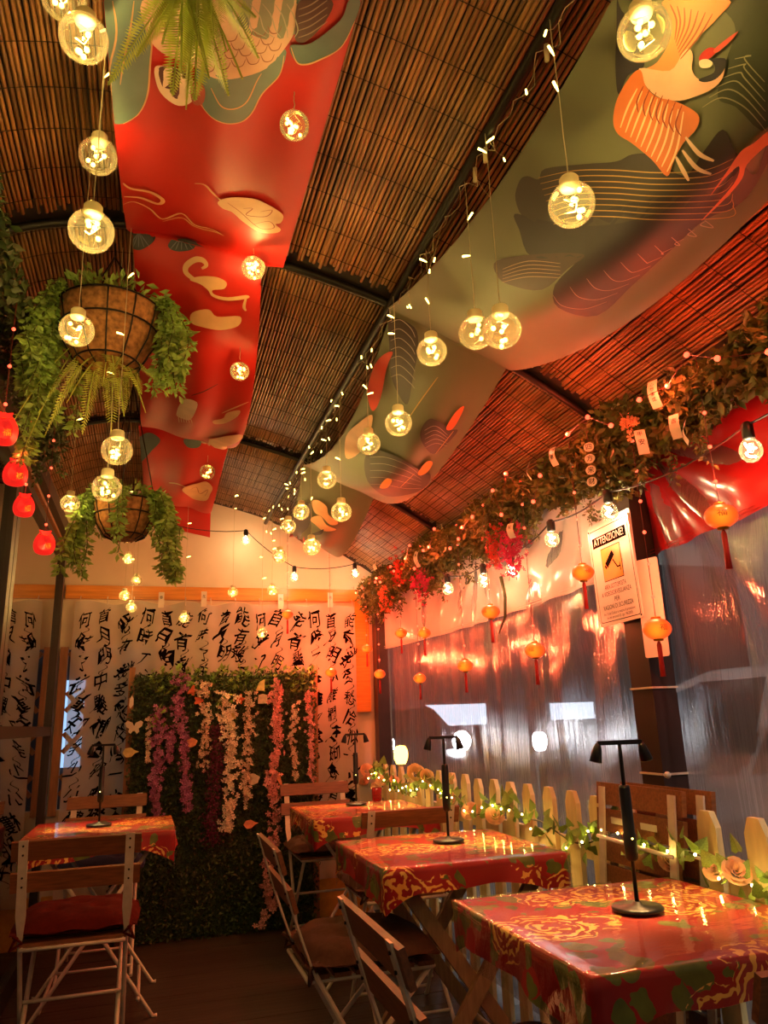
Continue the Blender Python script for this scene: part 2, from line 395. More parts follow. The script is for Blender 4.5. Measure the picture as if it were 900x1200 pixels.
# ---- left wall: glazed door panels
mb = MB(); mb.box((-.60, 2.0, 2.44), (.02, 6.1, .34)); WL = struct('wall_left', mb, MT['post'], 'dark panel above the glazed doors', 'wall')
def glazed(name, y0, y1):
    D = bpy.data.objects.new(name, None); COL.objects.link(D); D['kind'] = 'structure'; D.location = (-.57, (y0+y1)/2, 0)
    h = (y1-y0)/2
    for yy_ in (-h+.035, h-.035):
        b = MB(); b.box((0, yy_, 1.13), (.05, .07, 2.26)); obj('door_stile', b, MT['doorframe'], D)
    for zz, hh in ((.05, .1), (1.17, .05), (2.23, .07)):
        b = MB(); b.box((0, 0, zz), (.045, 2*h-.14, hh)); obj('door_rail', b, MT['doorframe'], D)
    for z0, z1 in ((.1, 1.145), (1.195, 2.195)):
        b = MB(); b.box((0, 0, (z0+z1)/2), (.006, 2*h-.14, z1-z0)); obj('glass_pane', b, MT['glass'], D)
    return D
glazed('door_1', 3.22, 5.02); glazed('door_2', 1.42, 3.21); glazed('door_3', -.38, 1.41)
mb = MB(); mb.box((-.55, 2.0, 2.30), (.10, 6.05, .075)); struct('trim_6', mb, MT['doorframe'])
mb = MB(); mb.box((-.545, 2.0, 2.245), (.03, 6.05, .02)); struct('trim_7', mb, MT['latticewood'])

# ---- right wall: posts, plastic sheets, valances
def postobj(name, y, wdt=.105):
    b = MB(); b.box((1.50, y, 1.05), (.085, wdt, 2.14)); return struct(name, b, MT['post'])
postobj('trim_10', 2.05)
postobj('trim_8', 4.99, .09); postobj('trim_9', -.85)
mb = MB(); mb.box((1.515, 2.05, 2.13), (.06, 6.0, .07)); struct('trim_11', mb, MT['post'])
def sheet(name, y0, y1, z0, z1, mat, amp=.012, x=1.535, seed=1, nu=60, nv=40, hem=None, ties=()):
    rg = np.random.default_rng(seed); ph = rg.uniform(0, 6.28, 8)
    def fn(u, v):
        y = y0+(y1-y0)*u; zt = z1; zb = z0 if hem is None else hem(y)
        z = zb+(zt-zb)*v
        d = amp*(math.sin(9*y+ph[0]+1.3*math.sin(2*z+ph[1]))+.6*math.sin(23*y+ph[2]+2*z)+.35*math.sin(47*y+3*z*math.sin(ph[3])+ph[4]))*(.35+.65*math.sin(PI*min(1, max(0, v))))
        for (ty, tz, ta) in ties:
            r = math.hypot(y-ty, z-tz); th = math.atan2(z-tz, y-ty); d += ta*math.exp(-r*1.1)*math.sin(th*15)*min(1, r*4)
        return (x+d, y, z)
    b = MB(); b.grid(fn, nu, nv); return obj(name, b, mat, None, True)
tie = [(2.10, 2.05, .016)]
P1 = sheet('wall_right_far', 2.10, 4.96, 0.02, 2.10, MT['plastic'], seed=3, nu=170, nv=60, amp=.005, ties=tie); tag(P1, 'clear wrinkled plastic sheet under the white valance', 'plastic curtain', kind='structure'); P1.name = 'window_1'
P2 = sheet('wall_right_near', -.8, 2.0, 0.02, 2.10, MT['plastic'], seed=5, nu=170, nv=60, amp=.005, ties=[(2.0, 2.05, .03)]); tag(P2, 'clear wrinkled plastic sheet under the red valance', 'plastic curtain', kind='structure'); P2.name = 'window_2'
hemf = lambda y: 1.605 + .018*((y-3.3)/1.3)**2
V1 = sheet('valance', 2.10, 4.96, 1.6, 2.11, MT['valwhite'], .006, 1.52, 8, 90, 24, hemf, [(2.3, 2.1, .02), (3.3, 2.05, .02)]); tag(V1, 'white plastic valance lit peach along the right eave', 'valance')
hemr = lambda y: 1.645+.05*max(0, (2.0-y))
V2 = sheet('valance', -.8, 2.0, 1.6, 2.11, MT['valred'], .006, 1.52, 9, 90, 24, hemr, [(2.0, 2.0, .02)]); tag(V2, 'deep red plastic valance beside the brown post', 'valance')
for yv0, yv1, hf in ((2.10, 4.96, hemf), (-.8, 2.0, hemr)):
    for dz in (.006, .016):
        b = MB(); b.tube([(1.513, y, hf(y)+dz) for y in np.linspace(yv0, yv1, 40)], .0012, 4); obj('hem_stitch', b, MT['valred'] if yv0 < 0 else MT['valwhite'], V2 if yv0 < 0 else V1)

# ---- outside: ground, lamps, cars, buildings
mb = MB(); mb.box((8, 8, -.09), (60, 60, .06)); tag(obj('pavement', mb, principled('asphalt', '#55534f', .8, var=.25, scale=2, bump=.2)), 'grey asphalt ground outside the terrace', 'ground', kind='structure').name = 'ground'
def street_lamp(x, y, h, e, label):
    t = thing('street_lamp', label, 'street lamp', (x, y, -.06), group='street lamps outside the plastic sheets')
    b = MB(); b.tube([(0, 0, 0), (0, 0, h)], [.06, .04], 10); obj('pole', b, MT['iron'], t, True)
    b = MB(); b.box((-.25, 0, h), (.6, .16, .07)); obj('lamp_head', b, MT['iron'], t)
    b = MB(); b.box((-.3, 0, h-.045), (.4, .12, .02)); obj('lamp_lens', b, emissive('street_lens', (1, .95, .9), 60), t)
    point_light('street_light', (-.3, 0, h-.12), e, (1, .95, .92), .1, t)
street_lamp(2.35, -1.2, 4.6, 420, 'street lamp on a dark pole beyond the plastic sheets')
street_lamp(3.2, 14.5, 6.0, 900, 'street lamp on a dark pole beyond the plastic sheets')
CARW = principled('car_paint_pale', '#c9ccc8', .25, coat=.6, var=.04); CARD = principled('car_paint_dark', '#2a2b31', .25, coat=.6, var=.05)
CARG = principled('car_glass', '#0c0e12', .05, var=.05); TYRE = principled('tyre', '#0d0d0d', .8)
def car(loc, rot, paint, label):
    t = thing('parked_car', label, 'car', loc, rot)
    prof = [(-2.05, .35), (-2.1, .62), (-1.95, .86), (-1.0, .97), (-.45, 1.36), (-.05, 1.45), (.75, 1.45), (1.35, 1.30), (1.95, .98), (2.08, .85), (2.1, .5), (2.0, .3), (-1.9, .25)]
    def halfw(z): return .84 if z < .95 else .84-.22*(z-.95)/.5
    b = MB(); n = len(prof); V = []
    for fx in (-1, -.86, .86, 1):
        for (y, z) in prof:
            q = 1.0 if abs(fx) < .9 else .965
            V.append((fx*halfw(z), y*q, .85+(z-.85)*(1 if abs(fx) < .9 else .97)))
    Fs = [tuple(range(n-1, -1, -1)), tuple(3*n+k for k in range(n))]
    for s_ in range(3): Fs += [(s_*n+k, s_*n+(k+1) % n, (s_+1)*n+(k+1) % n, (s_+1)*n+k) for k in range(n)]
    b.add(V, Fs); obj('body', b, paint, t)
    for sx in (-1, 1):
        for w_ in ([(-.82, 1.0), (-.40, 1.32), (.12, 1.38), (.12, 1.0)], [(.2, 1.0), (.2, 1.38), (.72, 1.38), (1.2, 1.25), (1.45, 1.02)]):
            q = MB(); pts = [(sx*(halfw(z)*1.012), y, z) for y, z in w_]; q.add(pts+[(p[0]-sx*.02, p[1], p[2]) for p in pts], [tuple(range(len(pts))), tuple(range(2*len(pts)-1, len(pts)-1, -1))]); obj('side_window', q, CARG, t)
        for y in (-1.3, 1.3):
            q = MB(); q.lathe([(.0001, -.09), (.2, -.1), (.31, -.08), (.32, 0), (.31, .08), (.2, .1), (.0001, .09)], 20, (sx*.76, y, .32), Matrix.Rotation(PI/2, 3, 'Y')); obj('wheel', q, TYRE, t, True)
    q = MB(); q.add([(-.6, -.98, 1.0), (.6, -.98, 1.0), (.55, -.46, 1.37), (-.55, -.46, 1.37)], [(0, 1, 2, 3)]); obj('windscreen', q, CARG, t)
    return t
car((3.78, 3.1, -.06), 0, CARW, 'pale parked car close behind the near plastic sheet')
c2 = car((3.27, 10.9, -.06), math.radians(-3), CARD, 'dark car with lit headlights parked far behind the plastic')
HL = emissive('headlight', (.95, .97, 1.0), 45)
for x in (-.6, .6):
    b = MB(); b.lathe([(.0001, -.05), (.10, -.04), (.12, 0), (.0001, .01)], 14, (x*.8, -2.06, .95), Matrix.Rotation(PI/2, 3, 'X')); obj('headlight', b, HL, c2, True)
def bollard(x, y, h, colr, label):  # invented bollard body standing in for a distant headlight or indicator glare
    t = thing('bollard_stand_in', label, 'lamp', (x, y, -.06)); b = MB(); b.lathe([(.06, 0), (.05, .02), (.05, h-.1)], 12); obj('bollard_post', b, MT['iron'], t, True)
    b = MB(); b.lathe([(.05, h-.1), (.075, h-.04), (.075, h+.04), (.05, h+.08), (.0001, h+.09)], 14); obj('bollard_lens', b, emissive('bollard_lens', colr, 22), t, True)
bollard(4.0, 7.52, .96, (.95, .97, 1), 'white bollard lamp standing in for a headlight outside the far plastic sheet'); bollard(2.59, 7.99, .87, (1, .5, .06), 'amber bollard lamp standing in for an indicator light near the corner post')
BRICK = principled('far_facade', '#4a4448', .8, var=.15, scale=2)
def facade(name, loc, size, label, wins):
    t = thing(name, label, 'building', (loc[0], loc[1], -.06)); b = MB(); b.box((0, 0, size[2]/2), size); obj('wall', b, BRICK, t)
    for (dx, dy, z, wx, wy, wz, m) in wins:
        b = MB(); b.box((dx, dy, z), (wx, wy, wz)); obj('lit_window', b, m, t)
LW = emissive('lit_window_white', (.75, .85, 1.0), 1.6); LY = emissive('lit_window_amber', (1.0, .55, .12), 9)
facade('shop_building', (6.5, 22, 0), (26, 1.5, 6), 'dark far building with lit shop windows across the street', [(-4.5, -.77, .95, .5, .04, .3, LY), (-3.2, -.77, 1.35, 1.6, .04, .5, LW), (1.8, -.77, 1.3, 2.6, .04, .6, LW), (6.0, -.77, 1.3, 1.5, .04, .5, LW)])
facade('neighbour_building', (-1.5, 8.5, 0), (7, 1, 3.4), 'dim neighbouring building with bluish lit window behind the lattice', [(.62, -.52, 1.30, .55, .04, .8, emissive('lit_window_blue', (.4, .65, 1.0), .7)), (.0, -.52, 1.15, .35, .04, .7, emissive('lit_window_dim', (.6, .7, .9), .35)), (.56, -.56, 1.5, .10, .05, .12, LW), (.35, -.56, 1.1, .08, .05, .2, LW)])

# ================================================================== FURNITURE
def floral_material():
    m, nt, out = new_mat('red_floral_cloth')
    b = N(nt, 'ShaderNodeBsdfPrincipled', Roughness=.55); L(nt, b.outputs[0], out.inputs[0])
    tc = N(nt, 'ShaderNodeTexCoord'); oi = N(nt, 'ShaderNodeObjectInfo')
    ad = N(nt, 'ShaderNodeVectorMath', operation='ADD'); L(nt, tc.outputs['Object'], ad.inputs[0]); L(nt, oi.outputs['Location'], ad.inputs[1])
    n1 = N(nt, 'ShaderNodeTexNoise', Scale=16.0, Detail=3.0); L(nt, ad.outputs[0], n1.inputs['Vector'])
    sc = N(nt, 'ShaderNodeVectorMath', operation='SCALE'); sc.inputs['Scale'].default_value = .07; L(nt, n1.outputs['Color'], sc.inputs[0])
    ad2 = N(nt, 'ShaderNodeVectorMath', operation='ADD'); L(nt, ad.outputs[0], ad2.inputs[0]); L(nt, sc.outputs[0], ad2.inputs[1])
    vo = N(nt, 'ShaderNodeTexVoronoi', Scale=4.8); L(nt, ad2.outputs[0], vo.inputs['Vector'])
    def math_(op, a, bb, clamp=False):
        n = N(nt, 'ShaderNodeMath', operation=op); n.use_clamp = clamp
        for i, q in enumerate((a, bb)):
            if q is None: continue
            if isinstance(q, (int, float)): n.inputs[i].default_value = q
            else: L(nt, q, n.inputs[i])
        return n.outputs[0]
    n2 = N(nt, 'ShaderNodeTexNoise', Scale=22.0, Detail=2.0); L(nt, ad.outputs[0], n2.inputs['Vector'])
    ring = math_('SINE', math_('ADD', math_('MULTIPLY', vo.outputs['Distance'], 66.0), math_('MULTIPLY', n2.outputs['Fac'], 11.0)), None)
    mask = math_('LESS_THAN', vo.outputs['Distance'], .50)
    n4 = N(nt, 'ShaderNodeTexNoise', Scale=34.0, Detail=1.0); L(nt, ad2.outputs[0], n4.inputs['Vector'])
    petal = math_('MULTIPLY', math_('MULTIPLY', math_('GREATER_THAN', ring, .1), mask), math_('GREATER_THAN', n4.outputs['Fac'], .44))
    v2 = N(nt, 'ShaderNodeTexVoronoi', Scale=17.0); L(nt, ad2.outputs[0], v2.inputs['Vector'])
    n3 = N(nt, 'ShaderNodeTexNoise', Scale=5.0); L(nt, ad.outputs[0], n3.inputs['Vector'])
    leaf = math_('MULTIPLY', math_('MULTIPLY', math_('LESS_THAN', v2.outputs['Distance'], .46), math_('GREATER_THAN', n3.outputs['Fac'], .46)), math_('GREATER_THAN', vo.outputs['Distance'], .46))
    squig = math_('LESS_THAN', math_('ABSOLUTE', math_('SUBTRACT', n2.outputs['Fac'], .5), None), -1.0)
    def mixc(f, a, c):
        n = N(nt, 'ShaderNodeMix', data_type='RGBA'); L(nt, f, n.inputs['Factor'])
        for i, q in ((6, a), (7, c)):
            if isinstance(q, str): n.inputs[i].default_value = (*lin(q), 1)
            else: L(nt, q, n.inputs[i])
        return n.outputs[2]
    pc = mixc(n2.outputs['Fac'], '#f4d878', '#e8a030')
    lc = mixc(n2.outputs['Fac'], '#26380f', '#7f9038')
    c = mixc(petal, mixc(leaf, '#9a120e', lc), pc); c = mixc(squig, c, '#d09040')
    L(nt, c, b.inputs['Base Color']); return m
MT['floral'] = floral_material()
MT['cover'] = thin_glass('clear_table_plastic', (.97, .97, .97), .045, haze=.0, bump=.10, bscale=(7, 22, 12), ior=1.4, gain=.30)

def cloth_mesh(h, drop, corner, off, seed, waves=1.0):
    """square cloth lying on a table of half size h: flat rings, then a wavy skirt"""
    rg = random.Random(seed); n = 112; ph = [rg.uniform(0, 6.28) for _ in range(6)]
    def edge(k, hh):
        t = 4*k/n; s = int(t) % 4; q = 2*(t-int(t))-1
        return [(q*hh, -hh), (hh, q*hh), (-q*hh, hh), (-hh, -q*hh)][s], abs(q)
    mb = MB(); V = []; rings = 0
    for j in range(9):
        f = j/8*.985+.0
        for k in range(n):
            (x, y), q = edge(k, (h+off)*max(f, .002)); V.append((x, y, off))
        rings += 1
    for j in range(6):
        t = j/5
        for k in range(n):
            (x, y), q = edge(k, h+off); a = math.atan2(y, x); th = 2*PI*k/n
            d = drop*(1+.16*math.sin(3*th+ph[0])+.1*math.sin(7*th+ph[1])) + corner*max(0, (q-.55)/.45)**1.6
            wv = waves*(.55*math.sin(9*th+ph[2])+.45*math.sin(17*th+ph[3]+t)); o = .004+t*(.010+.011*wv)-t*.012*max(0, (q-.6)/.4)
            L_ = math.hypot(x, y); nx, ny = x/L_, y/L_
            V.append((x+nx*o, y+ny*o, off-.002-t*d))
        rings += 1
    Fs = [(j*n+k, j*n+(k+1) % n, (j+1)*n+(k+1) % n, (j+1)*n+k) for j in range(rings-1) for k in range(n)]
    mb.add(V, Fs); return mb

HALF = .31
def table(x, y, wood, label, seed, rot=0):
    t = thing('folding_table', label, 'table', (x, y, 0), rot)
    b = MB(); b.box((0, 0, .722), (.612, .612, .022)); obj('tabletop', b, MT['slat'], t)
    mat = MT['tablewood'] if wood else MT['chairmetal']
    for fy in (-.23, .23):
        for s in (-1, 1):
            b = MB(); yy = fy+(.014 if s > 0 else -.014)
            if wood: b.bar((-.25*s, yy, .705), (.27*s, yy, .0), .022, .045, (0, 0, 1))
            else: b.tube([(-.24*s, yy, .705), (.25*s, yy, .006), (.27*s, yy, .006)], .0085, 8)
            obj('leg', b, mat, t, not wood)
    for sx, z in ((-.165, .135), (.165, .135)) if wood else ((-.19, .08), (.19, .08), (-.02, .36)):
        b = MB(); b.tube([(sx, -.245, z), (sx, .245, z)], .008 if not wood else .012, 8); obj('stretcher', b, mat, t, True)
    c = obj('tablecloth', cloth_mesh(HALF, .075, .055, .0, seed), MT['floral'], None, True); c.location = (x, y, .7355); c.rotation_euler = (0, 0, rot)
    p = obj('clear_table_cover', cloth_mesh(HALF, .105, .035, .0035, seed+50, .7), MT['cover'], None, True); p.location = (x, y, .7355); p.rotation_euler = (0, 0, rot)
    return t, c, p
TABS = []
for (x, y, wood, who, seed) in ((1.047, 1.586, True, 'nearest the brown post', 11), (1.005, 2.656, True, 'by the folded chairs', 12), (1.06, 3.96, False, 'with the red cup', 13), (-.18, 3.95, False, 'by the glazed doors', 14)):
    t, c, p = table(x, y, wood, ('tan wood-legged' if wood else 'thin metal-legged')+' folding table '+who, seed)
    tag(c, 'red and yellow floral tablecloth on the table '+who, 'tablecloth'); tag(p, 'clear plastic cover on the floral table '+who, 'table cover')

def cushion_mesh(w=.435, d=.40, h=.088, seed=0):
    n = 26
    def fn(top):
        def g(u, v):
            a, bq = 2*u-1, 2*v-1
            r = (abs(a)**4.2+abs(bq)**4.2)**(1/4.2); edge = max(0, 1-min(1, r)**3.2)
            x = a*w/2*(1-.05*bq*bq); y = bq*d/2*(1-.05*a*a)
            tuft = 0
            for tx, ty in ((-.35, -.35), (.35, -.35), (-.35, .35), (.35, .35), (0, 0)):
                tuft += math.exp(-((a-tx)**2+(bq-ty)**2)/.018)
            z = h*.62*edge**.55*(1-.35*tuft)+.004*math.sin(9*a+seed)*math.sin(8*bq) if top else -h*.30*edge**.6
            return (x, y, z+h*.30)
        return g
    mb = MB(); mb.grid(fn(True), n, n); b2 = MB(); b2.grid(fn(False), n, n); mb.add(b2.v, [f[::-1] for f in b2.f]); return mb

def chair(x, y, rot, cush, label, seed=0, zc=.468):
    """folding bistro chair, facing local +y"""
    t = thing('folding_chair', label, 'chair', (x, y, 0), rot)
    M_ = MT['chairmetal']
    for s in (-1, 1):
        X = .172*s
        b = MB(); P = [(.0, -.238, .815), (.0, -.190, .665), (.0, -.155, .565), (.0, -.118, .47)]; wd = [.030, .030, .033, .012]
        V = []
        for (qx, qy, qz), w_ in zip(P, wd):
            for dx, dy in ((-w_/2, -.003), (w_/2, -.003), (w_/2, .003), (-w_/2, .003)): V.append((X+dx, qy+dy, qz))
        Fs = [(3, 2, 1, 0), (12, 13, 14, 15)]
        for j in range(3): Fs += [(j*4+k, j*4+(k+1) % 4, (j+1)*4+(k+1) % 4, (j+1)*4+k) for k in range(4)]
        b.add(V, Fs); b.tube([(X, -.118, .475), (X, .02, .24), (X, .17, .012), (X, .185, .006)], .0085, 8)
        post = obj('post', b, M_, t)
        for zz, yo in ((.797, -.2335), (.767, -.224), (.692, -.2), (.662, -.19)):
            q = MB(); q.lathe([(.0035, -.002), (.0035, .002)], 8, (X, yo-.004, zz), Matrix.Rotation(PI/2, 3, 'X')); obj('screw', q, MT['iron'], post)
        b = MB(); Xi = X*.90; b.tube([(Xi, .235, .452), (Xi, .02, .235), (Xi, -.20, .012), (Xi, -.215, .006)], .0085, 8); obj('leg', b, M_, t, True)
        b = MB(); b.tube([(X*.95, -.135, .455), (X*.95, .245, .455)], .0075, 8); obj('seat_rail', b, M_, t, True)
    for (yy, zz, w_) in ((-.135, .455, .172), (.245, .455, .165), (.155, .045, .172), (-.165, .05, .155), (.02, .255, .172)):
        b = MB(); b.tube([(-w_, yy, zz), (w_, yy, zz)], .0065, 8); obj('rung', b, M_, t, True)
    for zz, yy in ((.780, -.219), (.676, -.186)):
        b = MB(); b.box((0, yy, zz), (.42, .013, .066), Matrix.Rotation(math.radians(17), 3, 'X')); obj('back_slat', b, MT['slat'], t)
    for k in range(6):
        b = MB(); b.box((0, -.10+.064*k, .466), (.345, .05, .012)); obj('seat_slat', b, MT['slat'], t)
    if cush:
        c = obj('seat_cushion', cushion_mesh(seed=seed), cush, None, True)
        c.parent = None; c.location = Matrix.Rotation(rot, 3, 'Z') @ Vector((0, .065, .474)) + Vector((x, y, 0)); c.rotation_euler = (0, 0, rot)
        for s in (-1, 1):
            b = MB(); b.tube([(s*.165, -.17, .028), (s*.185, -.2, .018), (s*.2, -.205, -.015), (s*.165, -.185, .0), (s*.19, -.215, .03)], .006, 6); obj('cushion_tie', b, cush, c, True)
        return t, c
    return t, None
PLC = dict(L1=(-.215, 3.225, 0, 'cush_red', 'by the glazed doors', 'brick red'),
           L2=(-.20, 4.515, PI, 'cush_blue', 'facing the red cushion chair', 'navy blue'),
           A=(.605, 2.545, -PI/2, 'cush_brown', 'at the middle table aisle side', 'dark brown'),
           B=(.635, 1.50, -PI/2, 'cush_brown', 'at the aisle beside the near table', 'dark brown'),
           Mx=(1.05, 3.355, 0, 'cush_brown', 'between middle and corner tables', 'dark brown'),
           Fx=(.985, 4.545, PI, 'cush_brown', 'between corner table and hedge', 'dark brown'),
           Nx=(1.03, 1.20, 0, 'cush_brown', 'at the near table end', 'dark brown'))
for k, (x, y, r, cm, who, cn) in PLC.items():
    t, c = chair(x, y, r, MT[cm], 'wood-slat folding chair with %s cushion %s' % (cn, who), len(who) % 7)
    tag(c, '%s tufted cushion on the folding chair %s' % (cn, who), 'cushion')

# folded chairs leaning on the fence
def folded_chair(off, label):
    t = thing('folded_chair', label, 'chair', (1.30+off, 2.05, 0), 0, 'folded chairs leaning on the fence')
    lean = Matrix.Rotation(math.radians(6), 3, 'Y')
    def P(x, y, z): return lean @ Vector((x, y, z))
    for s in (-1, 1):
        b = MB(); b.bar(P(-.012, .172*s, 0), P(-.012, .172*s, .945), .006, .03, (0, 1, 0)); obj('post', b, MT['chairmetal'], t)
        b = MB(); b.bar(P(.014, .15*s, 0), P(.014, .15*s, .80), .014, .022, (0, 1, 0)); obj('leg', b, MT['tablewood'], t)
    for z, h, w_ in ((.925, .066, .42), (.848, .066, .42), (.765, .066, .36), (.688, .066, .36), (.611, .066, .36), (.534, .066, .36), (.457, .066, .36), (.38, .066, .36)):
        b = MB(); b.box(P(0, 0, z), (.014, w_, h), lean); obj('slat', b, MT['slat'], t)
    b = MB(); b.tube([P(-.03, -.19, .79), P(-.03, .17, .80)], .006, 8); obj('rung', b, MT['chairmetal'], t, True)
    return t
folded_chair(0, 'folded wooden chair with white stickers leaning on the picket fence')
t2 = folded_chair(.055, 'folded wooden chair behind another one against the picket fence'); t2.location.y = 2.0
fc = [o for o in bpy.data.objects if o.name == 'folded_chair'][0]
for yy_ in (.09, -.06):
    b = MB(); b.box(Matrix.Rotation(math.radians(6), 3, 'Y') @ Vector((-.0085, yy_, .850)), (.002, .075, .018)); obj('sticker', b, MT['paper'], fc)

# table lamps
def table_lamp(x, y, label, rot):
    t = thing('table_lamp', label, 'lamp', (x, y, .741), rot, )
    b = MB(); b.lathe([(.056, 0), (.057, .004), (.053, .008), (.012, .010), (.008, .016), (.0001, .016)], 32); obj('base', b, MT['blackplastic'], t, True)
    b = MB(); b.lathe([(.0048, .012), (.0048, .33), (.0035, .355)], 10); obj('pole', b, MT['blackplastic'], t, True)
    b = MB(); b.lathe([(.010, .100), (.0145, .106), (.0150, .155), (.0130, .160), (.0130, .255), (.011, .262), (.0001, .262)], 16); bd = obj('battery_grip', b, MT['blackplastic'], t, True)
    b = MB(); b.sphere((0, -.0145, .148), .0022, 8, 6); obj('indicator_light', b, MT['led_fairy'], bd)
    b = MB(); b.box((0, 0, .357), (.108, .012, .010)); obj('crossbar', b, MT['blackplastic'], t)
    for s in (-1, 1):
        ax = Matrix.Rotation(math.radians(-14*s), 3, 'Y'); c = Vector((s*.056, 0, .340))
        b = MB(); b.lathe([(.0125, -.022), (.0138, -.027), (.0152, -.025), (.0105, .004), (.006, .016), (.0001, .018)], 16, c, ax); h = obj('lamp_head', b, MT['blackplastic'], t, True)
        b = MB(); b.lathe([(.0001, -.0222), (.0125, -.0218), (.0125, -.0210)], 16, c, ax); obj('lens', b, emissive('lamp_lens', (1, .72, .32), 6), h)
        l = bpy.data.lights.new('head_light', 'SPOT'); l.energy = 6.2; l.color = (1.0, .64, .22); l.spot_size = math.radians(84); l.spot_blend = .7; l.shadow_soft_size = .012
        o = bpy.data.objects.new('head_light', l); COL.objects.link(o); o.parent = t; o.location = c + ax @ Vector((0, 0, -.036)); o.rotation_euler = ax.to_euler()
    return t
for x, y, who in ((1.066, 1.613, 'on the table nearest the brown post'), (1.052, 2.727, 'on the table by the folded chairs'), (1.077, 4.12, 'on the corner table beside the red cup'), (-.20, 3.975, 'on the table by the glazed doors')):
    table_lamp(x, y, 'black two-headed cordless lamp '+who, math.radians(-12))
cupm = thin_glass('red_glass', (.55, .05, .04), .05, ior=1.5, haze=.2, hazecol=(.4, .03, .02))
b = MB(); b.lathe([(.0001, .002), (.022, .0), (.026, .01), (.028, .07), (.026, .07), (.023, .012), (.0001, .008)], 20); tag(obj('glass_cup', b, cupm, None, True), 'small dark red glass cup on the corner table', 'cup').location = (1.215, 4.20, .741)

# picket fence
FE = thing('picket_fence', 'cream painted picket fence along the plastic curtain', 'fence', (1.43, 2.9, 0))
poly = [(-.036, 0), (.036, 0), (.036, .862), (.018, .90), (-.018, .90), (-.036, .862)]
b = MB(); b.prism(poly, .018, Matrix(((0, 0, 1, 0), (1, 0, 0, 0), (0, 1, 0, 0), (0, 0, 0, 1))))
pk = b.mesh('picket'); pk.materials.append(MT['picket'])
yy_ = .55
while yy_ < 4.95:
    o = bpy.data.objects.new('picket', pk); COL.objects.link(o); o.parent = FE; o.location = (random.uniform(-.003, .003), yy_-2.9, .005+random.uniform(-.008, .006)); o.rotation_euler = (random.uniform(-.012, .012), 0, 0)
    yy_ += .1785 if yy_ < 2.2 else .160
for z in (.25, .72):
    b = MB(); b.box((.022, -.15, z), (.022, 4.6, .055)); obj('rail', b, MT['picket'], FE)

# ================================================================== PLANTS
def leaf_mesh(name, P, D, U, size, width=.45, fold=.25, smooth=False):
    """P (n,3) leaf bases, D directions, U up vectors, size (n,) -> folded diamond leaves"""
    n = len(P); D = D/np.linalg.norm(D, axis=1)[:, None]; S = np.cross(D, U); S /= np.maximum(np.linalg.norm(S, axis=1)[:, None], 1e-6); Nn = np.cross(S, D)
    s = size[:, None]
    V = np.stack([P, P+D*s*.5+S*s*width*.5+Nn*s*fold*.3, P+D*s-Nn*s*.12, P+D*s*.5-S*s*width*.5+Nn*s*fold*.3], 1).reshape(-1, 3)
    i = np.arange(n)*4
    F = np.concatenate([np.stack([i, i+1, i+2], 1), np.stack([i, i+2, i+3], 1)])
    return np_mesh(name, V, F)
def rdir(n, rng=RNG):
    d = rng.normal(size=(n, 3)); return d/np.linalg.norm(d, axis=1)[:, None]

def vine_points(path, per_m, rng, spread):
    path = np.array(path); seg = np.linalg.norm(np.diff(path, axis=0), axis=1); cum = np.concatenate([[0], np.cumsum(seg)]); Lt = cum[-1]
    n = max(6, int(Lt*per_m)); t = np.sort(rng.uniform(0, Lt, n)); P = np.stack([np.interp(t, cum, path[:, k]) for k in range(3)], 1)
    D = rdir(n, rng); D[:, 2] = -np.abs(D[:, 2])*.6-.15
    return P+D*spread*rng.uniform(.0, 1, (n, 1)), D
def hang_path(p0, out, length, rng, n=12, sway=.02):
    """path that leaves p0 outwards and then hangs"""
    P = []; p0 = np.array(p0, float); ox, oy = out; ph = rng.uniform(0, 6.28, 2)
    for i in range(n+1):
        t = i/n; r = (1-math.exp(-4*t))
        P.append(p0+np.array([ox*r+sway*math.sin(5*t+ph[0])*t, oy*r+sway*math.sin(4*t+ph[1])*t, .03*math.sin(PI*min(1, t*4))*(1-t)-length*max(0, t-.06)]))
    return P
def frond_mesh(name, p0, tip, sag, width, pairs=34):
    """one fern frond: arching rachis with paired leaflets"""
    p0 = Vector(p0); tip = Vector(tip); mb = MB(); pts = []
    for i in range(pairs+1):
        t = i/pairs; p = p0.lerp(tip, t); p.z += sag*math.sin(PI*t); pts.append(p)
    mb.tube(pts[::4]+([pts[-1]] if pairs % 4 else []), .0016, 4)
    for i in range(2, pairs):
        d = (pts[min(i+1, pairs)]-pts[i-1]).normalized(); s = d.cross(Vector((0, 0, 1)))
        if s.length < .1: s = d.cross(Vector((1, .3, 0)))
        s.normalize(); t = i/pairs; w_ = width*(math.sin(PI*min(1, t*.75+.22)))*random.uniform(.85, 1.1); h = (pts[1]-pts[0]).length*.55
        for k in (-1, 1):
            e = pts[i]+s*k*w_+d*w_*.35+Vector((0, 0, -w_*.12))
            m_ = pts[i].lerp(e, .45)
            mb.add([pts[i]-d*h*.6, m_-d*h*1.15, e, m_+d*h*.9], [(0, 1, 2, 3)])
    return mb

